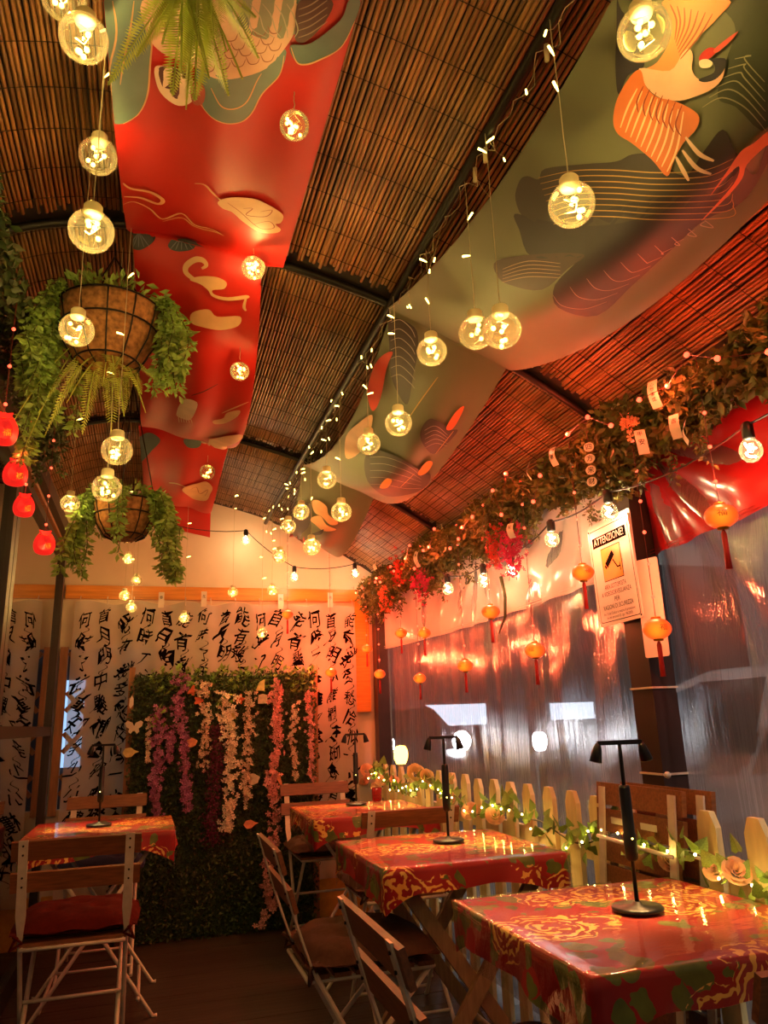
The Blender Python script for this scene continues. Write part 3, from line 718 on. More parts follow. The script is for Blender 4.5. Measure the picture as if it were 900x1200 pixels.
def basket(px, py, y, diam, hgt, label, strands, ferns, seed):
    c = on_y(px, py, y); rng = np.random.default_rng(seed); random.seed(seed)
    t = thing('hanging_basket', label, 'hanging plant', (c.x, c.y, c.z), 0)
    R = diam/2
    prof = [(.0001, -hgt), (R*.38, -hgt*.99), (R*.62, -hgt*.88), (R*.85, -hgt*.55), (R*.96, -hgt*.2), (R, 0), (R*.94, 0), (R*.8, -hgt*.3), (.0001, -hgt*.4)]
    b = MB(); b.lathe(prof, 36); obj('coir_liner', b, MT['coir'], t, True)
    b = MB()
    for z, f in ((0, 1.01), (-hgt*.36, .945), (-hgt*.9, .62)):
        b.tube([(R*f*math.cos(a), R*f*math.sin(a), z) for a in np.linspace(0, 2*PI, 33)], .003, 5)
    for k in range(12):
        a = 2*PI*k/12; b.tube([(r*1.012*math.cos(a), r*1.012*math.sin(a), z-.002) for r, z in prof[1:6]], .0024, 5)
    obj('wire_frame', b, MT['iron'], t, True)
    ztop = roofz(c.x)-c.z-.005
    for k in range(3):
        a = 2*PI*k/3+.4; b = MB(); b.tube([(R*math.cos(a), R*math.sin(a), 0), (0, 0, ztop*.8)], .0025, 5); obj('chain', b, MT['iron'], t, True)
    b = MB(); b.tube([(0, 0, ztop*.78), (0, 0, ztop)], .003, 6); obj('hook', b, MT['iron'], t, True)
    n = 240; a = rng.uniform(0, 2*PI, n); r = R*np.sqrt(rng.uniform(.2, 1.1, n)); P = np.stack([r*np.cos(a), r*np.sin(a), rng.uniform(0, .05, n)], 1)
    D = np.stack([np.cos(a)+rng.normal(0, .4, n), np.sin(a)+rng.normal(0, .4, n), rng.normal(.3, .5, n)], 1)
    obj('crown_leaves', leaf_mesh('crown_leaves', P, D, rdir(n, rng), rng.uniform(.025, .045, n)), MT['leaf_vine'], t, kind='stuff')
    for (ang, cnt, length, dens) in strands:
        for q in range(cnt):
            a = math.radians(ang+rng.uniform(-16, 16)); ln = length*rng.uniform(.75, 1.08)
            path = hang_path((R*math.cos(a), R*math.sin(a), .015), (.055*math.cos(a)+rng.normal(0, .02), .055*math.sin(a)+rng.normal(0, .02)), ln, rng)
            P, D = vine_points(path, dens, rng, .012)
            me = leaf_mesh('vine', P, D, rdir(len(P), rng), rng.uniform(.020, .036, len(P)), .48)
            v = obj('vine', me, MT['leaf_vine'], t)
            b = MB(); b.tube(path, .0016, 4); obj('vine_stem', b, MT['stem'], v)
    for (dx, dy, dz, tx, ty, tz, wd) in ferns:
        obj('frond', frond_mesh('frond', (dx, dy, dz), (tx, ty, tz), .03, wd*1.25, 34), MT['leaf_fern'], t)
        obj('frond', frond_mesh('frond', (dx, dy, dz), (tx*1.3+.03, ty-.03, tz*.86), .03, wd*1.2, 30), MT['leaf_fern'], t)
    return t
basket(130, 366, 2.25, .31, .20, 'large coir basket with long leafy vines and ferns beside the red banner',
       [(185, 10, .36, 420), (205, 3, .32, 400), (150, 6, .36, 400), (350, 7, .28, 420), (20, 6, .24, 400), (170, 5, .52, 380), (95, 3, .15, 300)],
       [(0, -.02, -.15, -.10, -.05, -.34, .035), (.02, .02, -.15, .06, -.06, -.36, .035), (0, 0, -.15, .0, -.1, -.30, .035), (-.05, 0, -.13, -.16, .02, -.42, .032), (.03, 0, -.15, .12, .0, -.33, .034), (-.03, .02, -.15, -.06, .04, -.40, .034), (-.08, 0, -.1, -.2, -.04, -.48, .03), (0.01, .05, -.15, .02, .08, -.38, .03)], 21)
basket(148, 590, 3.05, .25, .15, 'smaller coir basket with trailing vines hanging near the end wall',
       [(190, 7, .33, 420), (250, 2, .27, 400), (330, 5, .22, 420), (350, 6, .36, 420), (20, 4, .3, 400), (60, 3, .12, 300), (120, 3, .12, 300)], [], 22)
# fern hanging from the roof above the red banner
random.seed(5)
c = at_depth(228, -24, 1.22)
FT = thing('hanging_fern', 'bright green hanging fern in front of the red banner', 'fern', c)
for (px, py, dp, wd) in ((218, 128, 1.16, .027), (126, 100, 1.22, .020), (268, 112, 1.2, .027), (303, 68, 1.22, .024), (190, 52, 1.16, .028), (245, 92, 1.15, .027), (202, 112, 1.2, .025), (300, 20, 1.2, .024), (236, 70, 1.25, .026), (265, 60, 1.18, .024), (178, 20, 1.2, .024), (212, 84, 1.13, .026), (284, 92, 1.14, .024), (228, 118, 1.21, .026), (160, 66, 1.17, .02), (250, 40, 1.13, .026)):
    p = at_depth(px, py, dp)-c
    obj('frond', frond_mesh('frond', (random.uniform(-.02, .02), 0, random.uniform(-.01, .02)), p, random.uniform(.0, .02), wd*1.3, 44), MT['leaf_fern'], FT)
b = MB(); b.lathe([(.0001, .0), (.05, .01), (.07, .07), (.075, .09), (.0001, .085)], 18); obj('pot', b, MT['coir'], FT, True)
b = MB(); b.tube([(0, 0, .08), (0, 0, roofz(c.x)-c.z)], .003, 6); obj('hook', b, MT['iron'], FT, True)

# garlands along the eaves
def eave_garland(name, x, y0, y1, zc, hz, rx, n, mat, label, seed, size=(.020, .042)):
    rng = np.random.default_rng(seed)
    t = thing(name, label, 'garland', (x, (y0+y1)/2, zc))
    y = rng.uniform(y0, y1, n); ph = rng.uniform(0, 6.28, 4)
    lump = .75+.25*np.sin(7*y+ph[0])+.2*np.sin(17*y+ph[1])
    a = rng.uniform(0, 2*PI, n); r = np.sqrt(rng.uniform(.15, 1, n))
    P = np.stack([rx*r*np.cos(a), y-(y0+y1)/2, hz*r*np.sin(a)*lump-.03*(lump-.75)], 1)
    D = rdir(n, rng); D[:, 2] -= .35
    obj('foliage', leaf_mesh('foliage', P, D, rdir(n, rng), rng.uniform(*size, n), .5), mat, t, kind='stuff')
    b = MB(); b.tube([(0, yy-(y0+y1)/2, .02*math.sin(6*yy)) for yy in np.linspace(y0, y1, 40)], .006, 5); obj('garland_stem', b, MT['stem'], t)
    k = 0
    while k < (y1-y0)*9:
        yy = rng.uniform(y0, y1); path = hang_path((rng.uniform(-rx, rx*.4), yy-(y0+y1)/2, -.02), (rng.normal(0, .03), rng.normal(0, .03)), rng.uniform(.10, .24), rng, 7)
        Pv, Dv = vine_points(path, 300, rng, .012); obj('sprig', leaf_mesh('sprig', Pv, Dv, rdir(len(Pv), rng), rng.uniform(.014, .026, len(Pv)), .5), mat, t, kind='stuff'); k += 1
    return t
eave_garland('eave_garland', 1.425, .75, 4.98, 2.005, .138, .085, 26000, MT['leaf_garland'], 'thick olive leaf garland along the right eave above the valances', 31)
eave_garland('eave_garland', -.455, .6, 3.3, 2.36, .10, .07, 5200, MT['leaf_dark'], 'dark leaf garland above the glazed doors', 32)

# hedge panel
HX0, HX1, HY, HZ = -.12, 1.035, 4.93, 1.47
HP = thing('hedge_panel', 'tall dark green artificial hedge panel at the end wall', 'hedge', ((HX0+HX1)/2, HY, 0))
cx = (HX0+HX1)/2
b = MB(); b.box((0, .02, HZ/2), (HX1-HX0-.02, .02, HZ)); obj('backing_board', b, MT['leaf_dark'], HP)
for x in (HX0+.01, HX1-.01):
    b = MB(); b.box((x-cx, .01, .765), (.035, .04, 1.53)); obj('frame_post', b, MT['latticewood'], HP)
rng = np.random.default_rng(41); n = 17000
P = np.stack([rng.uniform(HX0+.01, HX1-.01, n)-cx, -rng.uniform(0, .06, n), rng.uniform(.005, HZ+.02, n)], 1)
D = rdir(n, rng); D[:, 1] = -np.abs(D[:, 1])-.1
obj('foliage', leaf_mesh('foliage', P, D, rdir(n, rng), rng.uniform(.016, .032, n), .55), MT['leaf_dark'], HP, kind='stuff')
n = 520; P = np.stack([rng.uniform(HX0+.1, HX1-.02, n)-cx, -rng.uniform(0, .05, n), HZ-.05+rng.uniform(-.05, .10, n)], 1); D = rdir(n, rng)
obj('top_leaves', leaf_mesh('top_leaves', P, D, rdir(n, rng), rng.uniform(.03, .055, n), .5), MT['leaf_vine'], HP, kind='stuff')

def blossom_verts(c, r, nrm, rng):
    """five-petal blossom, 10 triangles"""
    nrm = nrm/np.linalg.norm(nrm); t = np.cross(nrm, rng.normal(size=3)); t /= np.linalg.norm(t); s = np.cross(nrm, t); V = [c]; F = []
    for k in range(5):
        a = 2*PI*k/5+rng.uniform(-.2, .2); rr = r*rng.uniform(.8, 1.15)
        for da, f, hgt in ((-.45, .75, .25), (0, 1.0, .1), (.45, .75, .25)):
            V.append(c+(t*math.cos(a+da)+s*math.sin(a+da))*rr*f+nrm*r*hgt)
        i = 1+3*k; F += [(0, i, i+1), (0, i+1, i+2)]
    return V, F
def flower_strand(px_path, yw, width, n, r, mat, name, label, group=None, seed=0, leaves=0, taper=.4, cat='flowers'):
    rng = np.random.default_rng(seed); pts = np.array([on_y(px, py, yw) for px, py in px_path])
    t = thing(name, label, cat, tuple(pts[0]), 0, group); seg = np.linalg.norm(np.diff(pts, axis=0), axis=1); cum = np.concatenate([[0], np.cumsum(seg)]); Lt = cum[-1]
    mb = MB()
    for k in range(int(n*1.5)):
        s = rng.uniform(0, Lt); q = np.array([np.interp(s, cum, pts[:, j]) for j in range(3)])-pts[0]; wv = width*(1-taper*s/Lt)
        q = q+np.array([rng.normal(0, wv*.5), -abs(rng.normal(0, .014)), rng.normal(0, .008)])
        V, F = blossom_verts(q, r*rng.uniform(.75, 1.2), np.array([rng.normal(0, .7), -1, rng.normal(0, .7)]), rng); mb.add(V, F)
    obj('blossoms', mb, mat, t, kind='stuff')
    b = MB(); b.tube([tuple(p-pts[0]) for p in pts], .0025, 5); obj('strand_stem', b, MT['stem'], t)
    if leaves:
        P = np.array([pts[0]*0+np.array([rng.normal(0, .03), -.01-abs(rng.normal(0, .01)), rng.normal(-.03, .05)]) for _ in range(leaves)]); D = rdir(leaves, rng); D[:, 2] -= .6
        obj('strand_leaves', leaf_mesh('strand_leaves', P, D, rdir(leaves, rng), rng.uniform(.04, .065, leaves), .4), MT['leaf_ivy'], t)
    return t
YW = 4.845
flower_strand([(185, 830), (186, 880), (182, 930), (183, 958)], YW, .05, 130, .017, MT['fl_purple'], 'wisteria_strand', 'mauve wisteria strand hanging closest to the glazed doors on the hedge', seed=1, leaves=10)
flower_strand([(213, 788), (208, 830), (216, 860), (217, 910), (219, 948)], YW-.01, .045, 140, .017, MT['fl_purple'], 'wisteria_strand', 'longer mauve wisteria strand starting at the hedge top', seed=2, leaves=12)
flower_strand([(200, 850), (198, 893)], YW, .03, 40, .016, MT['fl_purple'], 'wisteria_strand', 'short mauve wisteria wisp between two longer mauve strands', seed=3)
flower_strand([(175, 840), (173, 895)], YW+.01, .02, 30, .014, MT['fl_cream'], 'blossom_strand', 'short cream blossom strand behind the mauve wisteria', seed=4)
flower_strand([(238, 800), (240, 850), (238, 900)], YW, .05, 80, .016, MT['fl_cream'], 'blossom_strand', 'beige blossom strand between mauve wisteria and plum amaranth', seed=5)
flower_strand([(262, 810), (268, 850), (270, 905), (268, 950), (266, 973)], YW-.01, .055, 170, .018, MT['fl_white'], 'blossom_strand', 'long creamy white blossom strand at the middle of the hedge', seed=6, leaves=8)
flower_strand([(293, 810), (292, 860), (288, 910), (288, 945)], YW, .05, 95, .016, MT['fl_cream'], 'blossom_strand', 'beige blossom strand beside the long white one', seed=7)
flower_strand([(324, 792), (322, 830), (326, 870), (318, 910), (322, 960), (316, 1000), (312, 1040), (318, 1060), (306, 1088)], YW-.02, .038, 210, .020, MT['fl_pink'], 'blossom_garland', 'very long pink blossom garland reaching the floor', seed=8, taper=.1, cat='garland')
flower_strand([(347, 820), (342, 860), (346, 912)], YW, .035, 60, .014, MT['fl_cream'], 'blossom_strand', 'thin pale blossom strand right of the pink garland', seed=9)
flower_strand([(360, 812), (364, 850), (364, 912)], YW, .03, 70, .015, MT['fl_pink'], 'blossom_strand', 'short pale pink blossom strand at the hedge edge by the red-lit curtain', seed=10)
flower_strand([(254, 850), (253, 900), (249, 950), (247, 990)], YW, .045, 650, .0065, MT['fl_violet'], 'amaranth_strand', 'dark plum amaranth tassel hanging on the hedge', seed=11, taper=-.3)
# ornaments hung on the hedge
def ornament(px, py, poly, mat, label, cat, sc=.001, rot=0, ink=False):
    c = on_y(px, py, YW+.005); Mx = Matrix.Rotation(PI/2, 4, 'X') @ Matrix.Rotation(rot, 4, 'Z')
    b = MB(); b.prism([(x*sc, y*sc) for x, y in poly], .003, Mx); o = obj(cat.replace(' ', '_')+'_ornament', b, mat); o.location = c; o.rotation_euler = (0, 0, random.uniform(-.5, .5))
    return tag(o, label, 'ornament')
BUT = [(0, 8), (8, 26), (34, 38), (46, 28), (40, 6), (24, -4), (28, -20), (16, -32), (4, -14), (0, -18), (-4, -14), (-16, -32), (-28, -20), (-24, -4), (-40, 6), (-46, 28), (-34, 38), (-8, 26)]
BLOB = [(30*math.cos(a)*(1+.15*math.sin(5*a)), 27*math.sin(a)*(1+.12*math.cos(3*a))) for a in np.linspace(0, 2*PI, 20)[:-1]]
FLW = [(24*(1+.28*math.cos(5*a))*math.cos(a), 24*(1+.28*math.cos(5*a))*math.sin(a)) for a in np.linspace(0, 2*PI, 30)[:-1]]
FISH = [(-40, 0), (-25, 22), (5, 26), (30, 10), (52, 4), (30, -4), (10, -22), (-20, -24)]
ornament(157, 853, BUT, MT['paper'], 'white paper butterfly on the hedge', 'butterfly', .0011)
ornament(152, 882, FISH, MT['fl_roseyel'], 'pale green paper fish tag under the white butterfly', 'tag', .0011)
ornament(154, 823, [(0, 40), (12, 20), (12, -15), (-4, -36), (-12, -20), (-10, 15)], MT['paper'], 'narrow white paper petal above the white butterfly', 'tag', .001)
ornament(225, 809, FLW, MT['fl_orange'], 'orange paper flower near the top of the mauve wisteria', 'flower', .0011)
ornament(233, 821, FLW, MT['fl_orange'], 'orange paper flower just under another orange flower', 'flower', .0011)
ornament(225, 870, BLOB, MT['fl_peach'], 'round peach paper tag beside the mauve wisteria', 'tag', .001)
ornament(281, 819, FLW, MT['fl_orange'], 'orange paper flower above the long white strand', 'flower', .0011)
ornament(305, 803, [(-26, -28), (24, -32), (26, 34), (-4, 20)], MT['fl_roseyel'], 'yellow triangular tag at the hedge top beside pink blossoms', 'tag', .0011)
ornament(308, 819, [(-28, -26), (28, -26), (24, 22), (0, 28), (-24, 22)], MT['fl_cream'], 'square beige tag at the hedge top beside pink blossoms', 'tag', .0011)
ornament(297, 913, BLOB, MT['fl_cream'], 'round beige tag between the white and pink strands', 'tag', .0012)
ornament(293, 966, FISH, MT['fl_peach'], 'small orange paper fish low on the hedge', 'tag', .001)
ornament(326, 913, [(-6, 40), (8, 30), (24, -20), (30, -44), (8, -26), (-10, 6)], MT['fl_peach'], 'long peach petal tag above the corner table chair', 'tag', .0011)
ornament(271, 838, [(-8, 34), (22, 6), (30, -26), (0, -16), (-26, -20)], MT['fl_roseyel'], 'cream leaf tag on top of the long white strand', 'tag', .001)

# roses and ivy along the fence
def rose_mesh(R=.032):
    mb = MB()
    for ring, (n, r0, r1, z0, z1) in enumerate(((3, .15, .30, .0, .80), (4, .28, .55, -.05, .72), (5, .45, .85, -.15, .55), (6, .55, 1.1, -.25, .28))):
        for k in range(n):
            a0 = 2*PI*k/n+ring*.5; da = 2*PI/n*.72
            def g(u, v, a0=a0, da=da, r0=r0, r1=r1, z0=z0, z1=z1):
                a = a0+(u-.5)*2*da; e = 1-(2*u-1)**2; r = (r0+(r1-r0)*v**1.3)*(1+.06*v*v)+.1*v*v*v*e; z = z0+(z1-z0)*v*(.55+.45*e)
                return (R*r*math.cos(a), R*r*math.sin(a), R*z)
            mb.grid(g, 4, 3)
    return mb
RM = {}
for k, mm in (('fl_rose', MT['fl_rose']), ('fl_roseyel', MT['fl_roseyel'])):
    me = rose_mesh().mesh('rose', True); me.materials.append(mm); RM[k] = me
def rose(px, py, x, kind, s, label, group=None):
    c = on_x(px, py, x); o = bpy.data.objects.new('rose', RM[kind]); COL.objects.link(o); o.location = c; o.scale = (s, s, s)
    d = (CAMP-c).normalized(); d.z += .5; o.rotation_euler = d.to_track_quat('Z', 'Y').to_euler(); o.rotation_euler.z += random.uniform(-.5, .5)
    return tag(o, label, 'rose', group)
for i, (px, py, k, s) in enumerate(((785, 1009, 'fl_rose', .85), (863, 1022, 'fl_rose', .9), (838, 1020, 'fl_rose', .75), (551, 951, 'fl_rose', 1.05), (580, 956, 'fl_rose', 1.05), (487, 906, 'fl_roseyel', 1.3), (500, 910, 'fl_roseyel', 1.0), (430, 903, 'fl_rose', 1.2), (447, 915, 'fl_rose', .9), (426, 915, 'fl_rose', .9), (528, 935, 'fl_rose', .8), (462, 915, 'fl_rose', .8), (440, 922, 'fl_rose', .8))):
    near = px > 700
    rose(px, py, 1.385, k, s, 'yellow silk rose on the fence behind the corner table' if k == 'fl_roseyel' else 'peach silk rose on the fence beside the table nearest the post' if near else 'peach silk rose on the fence between the middle and corner tables',
         'yellow roses on the fence' if k == 'fl_roseyel' else 'near peach roses on the fence' if near else 'far peach roses on the fence')
IV = thing('ivy_garland', 'green ivy leaf garland draped along the picket fence', 'garland', (1.39, 2.9, .79))
rng = np.random.default_rng(61)
ipath = [(1.395+.01*math.sin(9*y), y, .785+.025*math.sin(7*y)+.015*math.sin(15*y)+(.03 if y > 3.4 else 0)) for y in np.linspace(1.1, 4.93, 90)]
b = MB(); b.tube([(x-1.39, y-2.9, z-.79) for x, y, z in ipath], .0025, 5); obj('ivy_stem', b, MT['stem'], IV)
lp = MB(); sh = [(0, 0), (.28, -.08), (.5, .1), (.36, .4), (.25, .62), (0, 1), (-.25, .62), (-.36, .4), (-.5, .1), (-.28, -.08)]
lp.add([(x, y, .12*abs(x)) for x, y in sh], [(0, 1, 2, 3), (0, 3, 4, 5), (0, 5, 6, 7), (0, 7, 8, 9)])
lme = lp.mesh('ivy_leaf'); lme.materials.append(MT['leaf_ivy'])
for k in range(280):
    q = ipath[min(89, int(rng.uniform(0, 1)**1.15*90))]; o = bpy.data.objects.new('ivy_leaf', lme); COL.objects.link(o); o.parent = IV
    o.location = (q[0]-1.39-abs(rng.normal(0, .014)), q[1]-2.9+rng.normal(0, .02), q[2]-.79+rng.normal(0, .025)); s = rng.uniform(.03, .055); o.scale = (s, s, s)
    o.rotation_euler = (rng.uniform(.4, 2.4), rng.uniform(-.6, .6), rng.uniform(-2.6, -.5))
FS = thing('fence_fairy_lights', 'warm fairy light string woven through the fence ivy', 'string lights', (1.38, 2.9, .80))
b = MB(); b.tube([(x-1.385, y-2.9, z-.795) for x, y, z in ipath], .001, 4); obj('wire', b, MT['cordclear'], FS)
b = MB(); b.sphere((0, 0, 0), .0032, 8, 6); lm = b.mesh('led', True); lm.materials.append(MT['led_fence'])
for k in range(46):
    q = ipath[int((k+.5)/46*89)]; o = bpy.data.objects.new('led', lm); COL.objects.link(o); o.parent = FS; o.location = (q[0]-1.40-.012, q[1]-2.9+rng.normal(0, .01), q[2]-.80+rng.normal(0, .018))

# ================================================================== TEXT GLYPHS (built-in font and its fallbacks)
_gc = {}
def glyph(text, align='CENTER', res=3, bold=0.0):
    key = (text, align, bold)
    if key in _gc: return _gc[key]
    cu = bpy.data.curves.new('glyph', 'FONT'); cu.body = text; cu.align_x = align; cu.align_y = 'CENTER'; cu.resolution_u = res; cu.offset = bold
    o = bpy.data.objects.new('glyph', cu); COL.objects.link(o)
    dg = bpy.context.evaluated_depsgraph_get(); dg.update(); me = o.evaluated_get(dg).to_mesh()
    me.calc_loop_triangles(); V = np.array([v.co[:2] for v in me.vertices]).reshape(-1, 2); T = np.array([t.vertices[:] for t in me.loop_triangles]).reshape(-1, 3)
    o.evaluated_get(dg).to_mesh_clear(); bpy.data.objects.remove(o); bpy.data.curves.remove(cu)
    _gc[key] = (V, T); return V, T
def text_mb(text, size, m4, align='CENTER', width=None, mb=None):
    V, T = glyph(text, align); mb = mb or MB()
    if len(V) == 0: return mb
    V = V*size
    if width:
        w_ = V[:, 0].max()-V[:, 0].min(); V = V*np.array([min(1.6, width/w_), 1])
    return mb.add([m4 @ Vector((x, y, 0)) for x, y in V], [tuple(int(i) for i in t) for t in T])

# ================================================================== CALLIGRAPHY CURTAIN
m, nt, out = new_mat('sheer_curtain')
d_ = N(nt, 'ShaderNodeBsdfDiffuse'); t_ = N(nt, 'ShaderNodeBsdfTranslucent'); tr_ = N(nt, 'ShaderNodeBsdfTransparent')
tc = N(nt, 'ShaderNodeTexCoord'); nz = N(nt, 'ShaderNodeTexNoise', Scale=4.0, Detail=5.0, Distortion=1.0); L(nt, tc.outputs['Object'], nz.inputs['Vector'])
cr = N(nt, 'ShaderNodeValToRGB'); cr.color_ramp.elements[0].color = (*lin('#b0a498'), 1); cr.color_ramp.elements[1].color = (*lin('#d8d0c6'), 1); L(nt, nz.outputs['Fac'], cr.inputs[0])
L(nt, cr.outputs[0], d_.inputs[0]); L(nt, cr.outputs[0], t_.inputs[0])
m1 = N(nt, 'ShaderNodeMixShader'); m1.inputs[0].default_value = .35; L(nt, d_.outputs[0], m1.inputs[1]); L(nt, t_.outputs[0], m1.inputs[2])
m2 = N(nt, 'ShaderNodeMixShader'); m2.inputs[0].default_value = .30; L(nt, m1.outputs[0], m2.inputs[1]); L(nt, tr_.outputs[0], m2.inputs[2]); L(nt, m2.outputs[0], out.inputs[0])
MT['clothw'] = m
CX0, CX1, CZT = -.475, 1.335, 1.945
def curt(x, z):
    return (x, 5.035+.010*math.sin(17*x+.8*math.sin(3*z))+.006*math.sin(41*x+2*z), z)
CU = None
b = MB(); b.grid(lambda u, v: curt(CX0+(CX1-CX0)*u+.006*math.sin(5*v*2)*(u-.5), .22+(CZT-.22+.012*math.sin(u*37))*v), 120, 40)
CU = obj('calligraphy_curtain', b, MT['clothw'], None, True); tag(CU, 'sheer white curtain printed with black cursive calligraphy columns at the end wall', 'curtain')
cols = ['何時了往事知多少小樓昨夜', '首月明中雕欄玉砌應猶在只', '能有幾多愁恰似一江春水向']
rg = random.Random(3); ik = MB()
for ci in range(15):
    x0 = CX0+.062+ci*.1215; z = CZT-.05+rg.uniform(-.02, .02); txt = cols[ci % 3]
    prev = None
    for ch in txt:
        hgt = rg.uniform(.105, .15); z -= hgt*.5
        if z < .32: break
        if HX0+.04 < x0 < HX1-.04 and z < 1.34: break
        V, T = glyph(ch, bold=.010)
        if len(V):
            sx = rg.uniform(.068, .092); sh_ = rg.uniform(.2, .5); p1, p2 = rg.uniform(0, 6.28), rg.uniform(0, 6.28); k1 = rg.uniform(3, 6)
            X = V[:, 0]; Yv = V[:, 1]
            xx = X+sh_*Yv+.18*np.sin(k1*Yv+p1)+.07*np.sin(9*Yv+p2); zz = Yv*1.35+.18*np.sin(k1*X+p2)+.07*np.sin(8*X+p1)
            dx = rg.uniform(-.012, .012)
            P = [curt(x0+dx+a*sx, z+c_*sx) for a, c_ in zip(xx, zz)]
            ik.add([(p[0], p[1]-.0022, p[2]) for p in P], [tuple(int(i) for i in t) for t in T])
        z -= hgt*.5
        if rg.random() < .55:
            pts = []
            for t in range(7):
                s = t/6; q = curt(x0+.022*math.sin(PI*s*2+rg.uniform(-.2, .2))+.012*(1-s), z+.035-.07*s); pts.append((q[0], q[1]-.003, q[2]))
            w_ = [.0012, .0022, .003, .0035, .003, .002, .001]
            for t in range(6):
                a, c_ = pts[t], pts[t+1]; ik.add([(a[0]-w_[t], a[1], a[2]), (a[0]+w_[t], a[1], a[2]), (c_[0]+w_[t+1], c_[1], c_[2]), (c_[0]-w_[t+1], c_[1], c_[2])], [(0, 1, 2, 3)])
obj('calligraphy_print', ik, MT['ink'], CU)
for k in range(12):
    x = CX0+.03+k*.16; b = MB(); b.tube([(x, 5.03, 1.93), (x, 5.02, 1.965), (x, 5.05, 1.985)], .003, 5); obj('curtain_hook', b, MT['paper'], CU)

# ================================================================== BANNERS
class Banner:
    def __init__(s, fn, u0=0., u1=1.): s.fn = fn
    def S(s, u, y): return Vector(s.fn(u, y))
    def Nrm(s, u, y):
        e = 1e-3; a = s.S(u+e, y)-s.S(u-e, y); c_ = s.S(u, y+e)-s.S(u, y-e); n = a.cross(c_).normalized()
        return n if n.z < 0 else -n
    def table(s, y0, y1, nu=60, ny=140):
        us = np.linspace(-.03, 1.03, nu); ys = np.linspace(y0, y1, ny); G = []
        for y in ys:
            for u in us: G.append((u, y, *proj(s.S(u, y))))
        return np.array(G)
    def locate(s, tab, p):
        d = (tab[:, 2]-p[0])**2+(tab[:, 3]-p[1])**2; u, y = tab[int(np.argmin(d)), :2]
        for _ in range(5):
            q = np.array(proj(s.S(u, y))); e = 1e-3
            J = np.stack([(np.array(proj(s.S(u+e, y)))-q)/e, (np.array(proj(s.S(u, y+e)))-q)/e], 1)
            try: st = np.linalg.lstsq(J, np.array(p)-q, rcond=None)[0]
            except Exception: break
            u += float(np.clip(st[0], -.05, .05)); y += float(np.clip(st[1], -.05, .05))
        return min(max(u, .003), .997), y
def smooth_closed(P, n=5):
    P = [np.array(p, float) for p in P]; m_ = len(P); R = []
    for i in range(m_):
        p0, p1, p2, p3 = P[i-1], P[i], P[(i+1) % m_], P[(i+2) % m_]
        for k in range(n):
            t = k/n; R.append(.5*((2*p1)+(-p0+p2)*t+(2*p0-5*p1+4*p2-p3)*t*t+(-p0+3*p1-3*p2+p3)*t**3))
    return R
def smooth_open(P, n=6):
    P = [np.array(p, float) for p in P]; m_ = len(P); R = []
    for i in range(m_-1):
        p0, p1, p2, p3 = P[max(i-1, 0)], P[i], P[i+1], P[min(i+2, m_-1)]
        for k in range(n):
            t = k/n; R.append(.5*((2*p1)+(-p0+p2)*t+(2*p0-5*p1+4*p2-p3)*t*t+(-p0+3*p1-3*p2+p3)*t**3))
    R.append(P[-1]); return R
def fill_uv(bn, uv, lift, step=.03):
    xs_ = [q[0] for q in uv]; ys_ = [q[1] for q in uv]; sc = .45
    pts = [Vector((u*sc, y)) for u, y in uv]; n = len(pts); extra = []
    for gx in np.arange(min(xs_)*sc+step/2, max(xs_)*sc, step):
        for gy in np.arange(min(ys_)+step/2, max(ys_), step): extra.append(Vector((gx, gy)))
    try: r = mgeo.delaunay_2d_cdt(pts+extra, [], [list(range(n))], 1, 1e-6)
    except Exception: return [], []
    V = []
    for v in r[0]:
        u, y = v.x/sc, v.y; p = bn.S(u, y)+bn.Nrm(u, y)*lift; V.append(tuple(p))
    return V, [tuple(f) for f in r[2]]
def ribbon_uv(bn, uv, width, lift):
    V = []; F = []; n = len(uv)
    P = [bn.S(u, y)+bn.Nrm(u, y)*lift for u, y in uv]
    for i in range(n):
        d = (P[min(i+1, n-1)]-P[max(i-1, 0)]); nr = bn.Nrm(*uv[i]); s_ = d.cross(nr)
        if s_.length < 1e-9: s_ = Vector((1, 0, 0))
        s_.normalize(); w_ = width*(.35+.65*math.sin(PI*min(1, max(0, (i+.5)/n)))); V += [tuple(P[i]-s_*w_/2), tuple(P[i]+s_*w_/2)]
    F = [(2*i, 2*i+1, 2*i+3, 2*i+2) for i in range(n-1)]; return V, F
PRT = {}
def pm_(h):
    if h not in PRT: PRT[h] = principled('print_'+h.strip('#'), h, .55, var=.12, scale=12, trans=.1)
    return PRT[h]
def build_banner(name, label, cat, fn, y0, y1, mat, prints, nu=40, ny=320):
    bn = Banner(fn); b = MB(); b.grid(lambda u, v: tuple(bn.S(u, y0+(y1-y0)*v)), nu, ny); root = obj(name, b, mat, None, True); tag(root, label, cat)
    layers = {}
    for li, (kind, ya, yb, zf, pts, colr, wd) in enumerate(prints):
        key = (ya, yb)
        if key not in layers: layers[key] = bn.table(ya, yb)
        tab = layers[key]; ppx = [zf(*q) for q in pts]; ppx = smooth_closed(ppx, 4) if kind == 'fill' else smooth_open(ppx, 6)
        uv = [bn.locate(tab, q) for q in ppx]; lift = .0015+.0004*li*.25
        V, F = fill_uv(bn, uv, lift) if kind == 'fill' else ribbon_uv(bn, uv, wd, lift+.0006)
        if F:
            b = MB(); b.add(V, F); obj('printed_shape' if kind == 'fill' else 'printed_line', b, pm_(colr), root, True)
    return root
def sagf(t, pw=1.0): return math.sin(PI*min(1, max(0, t))**pw)
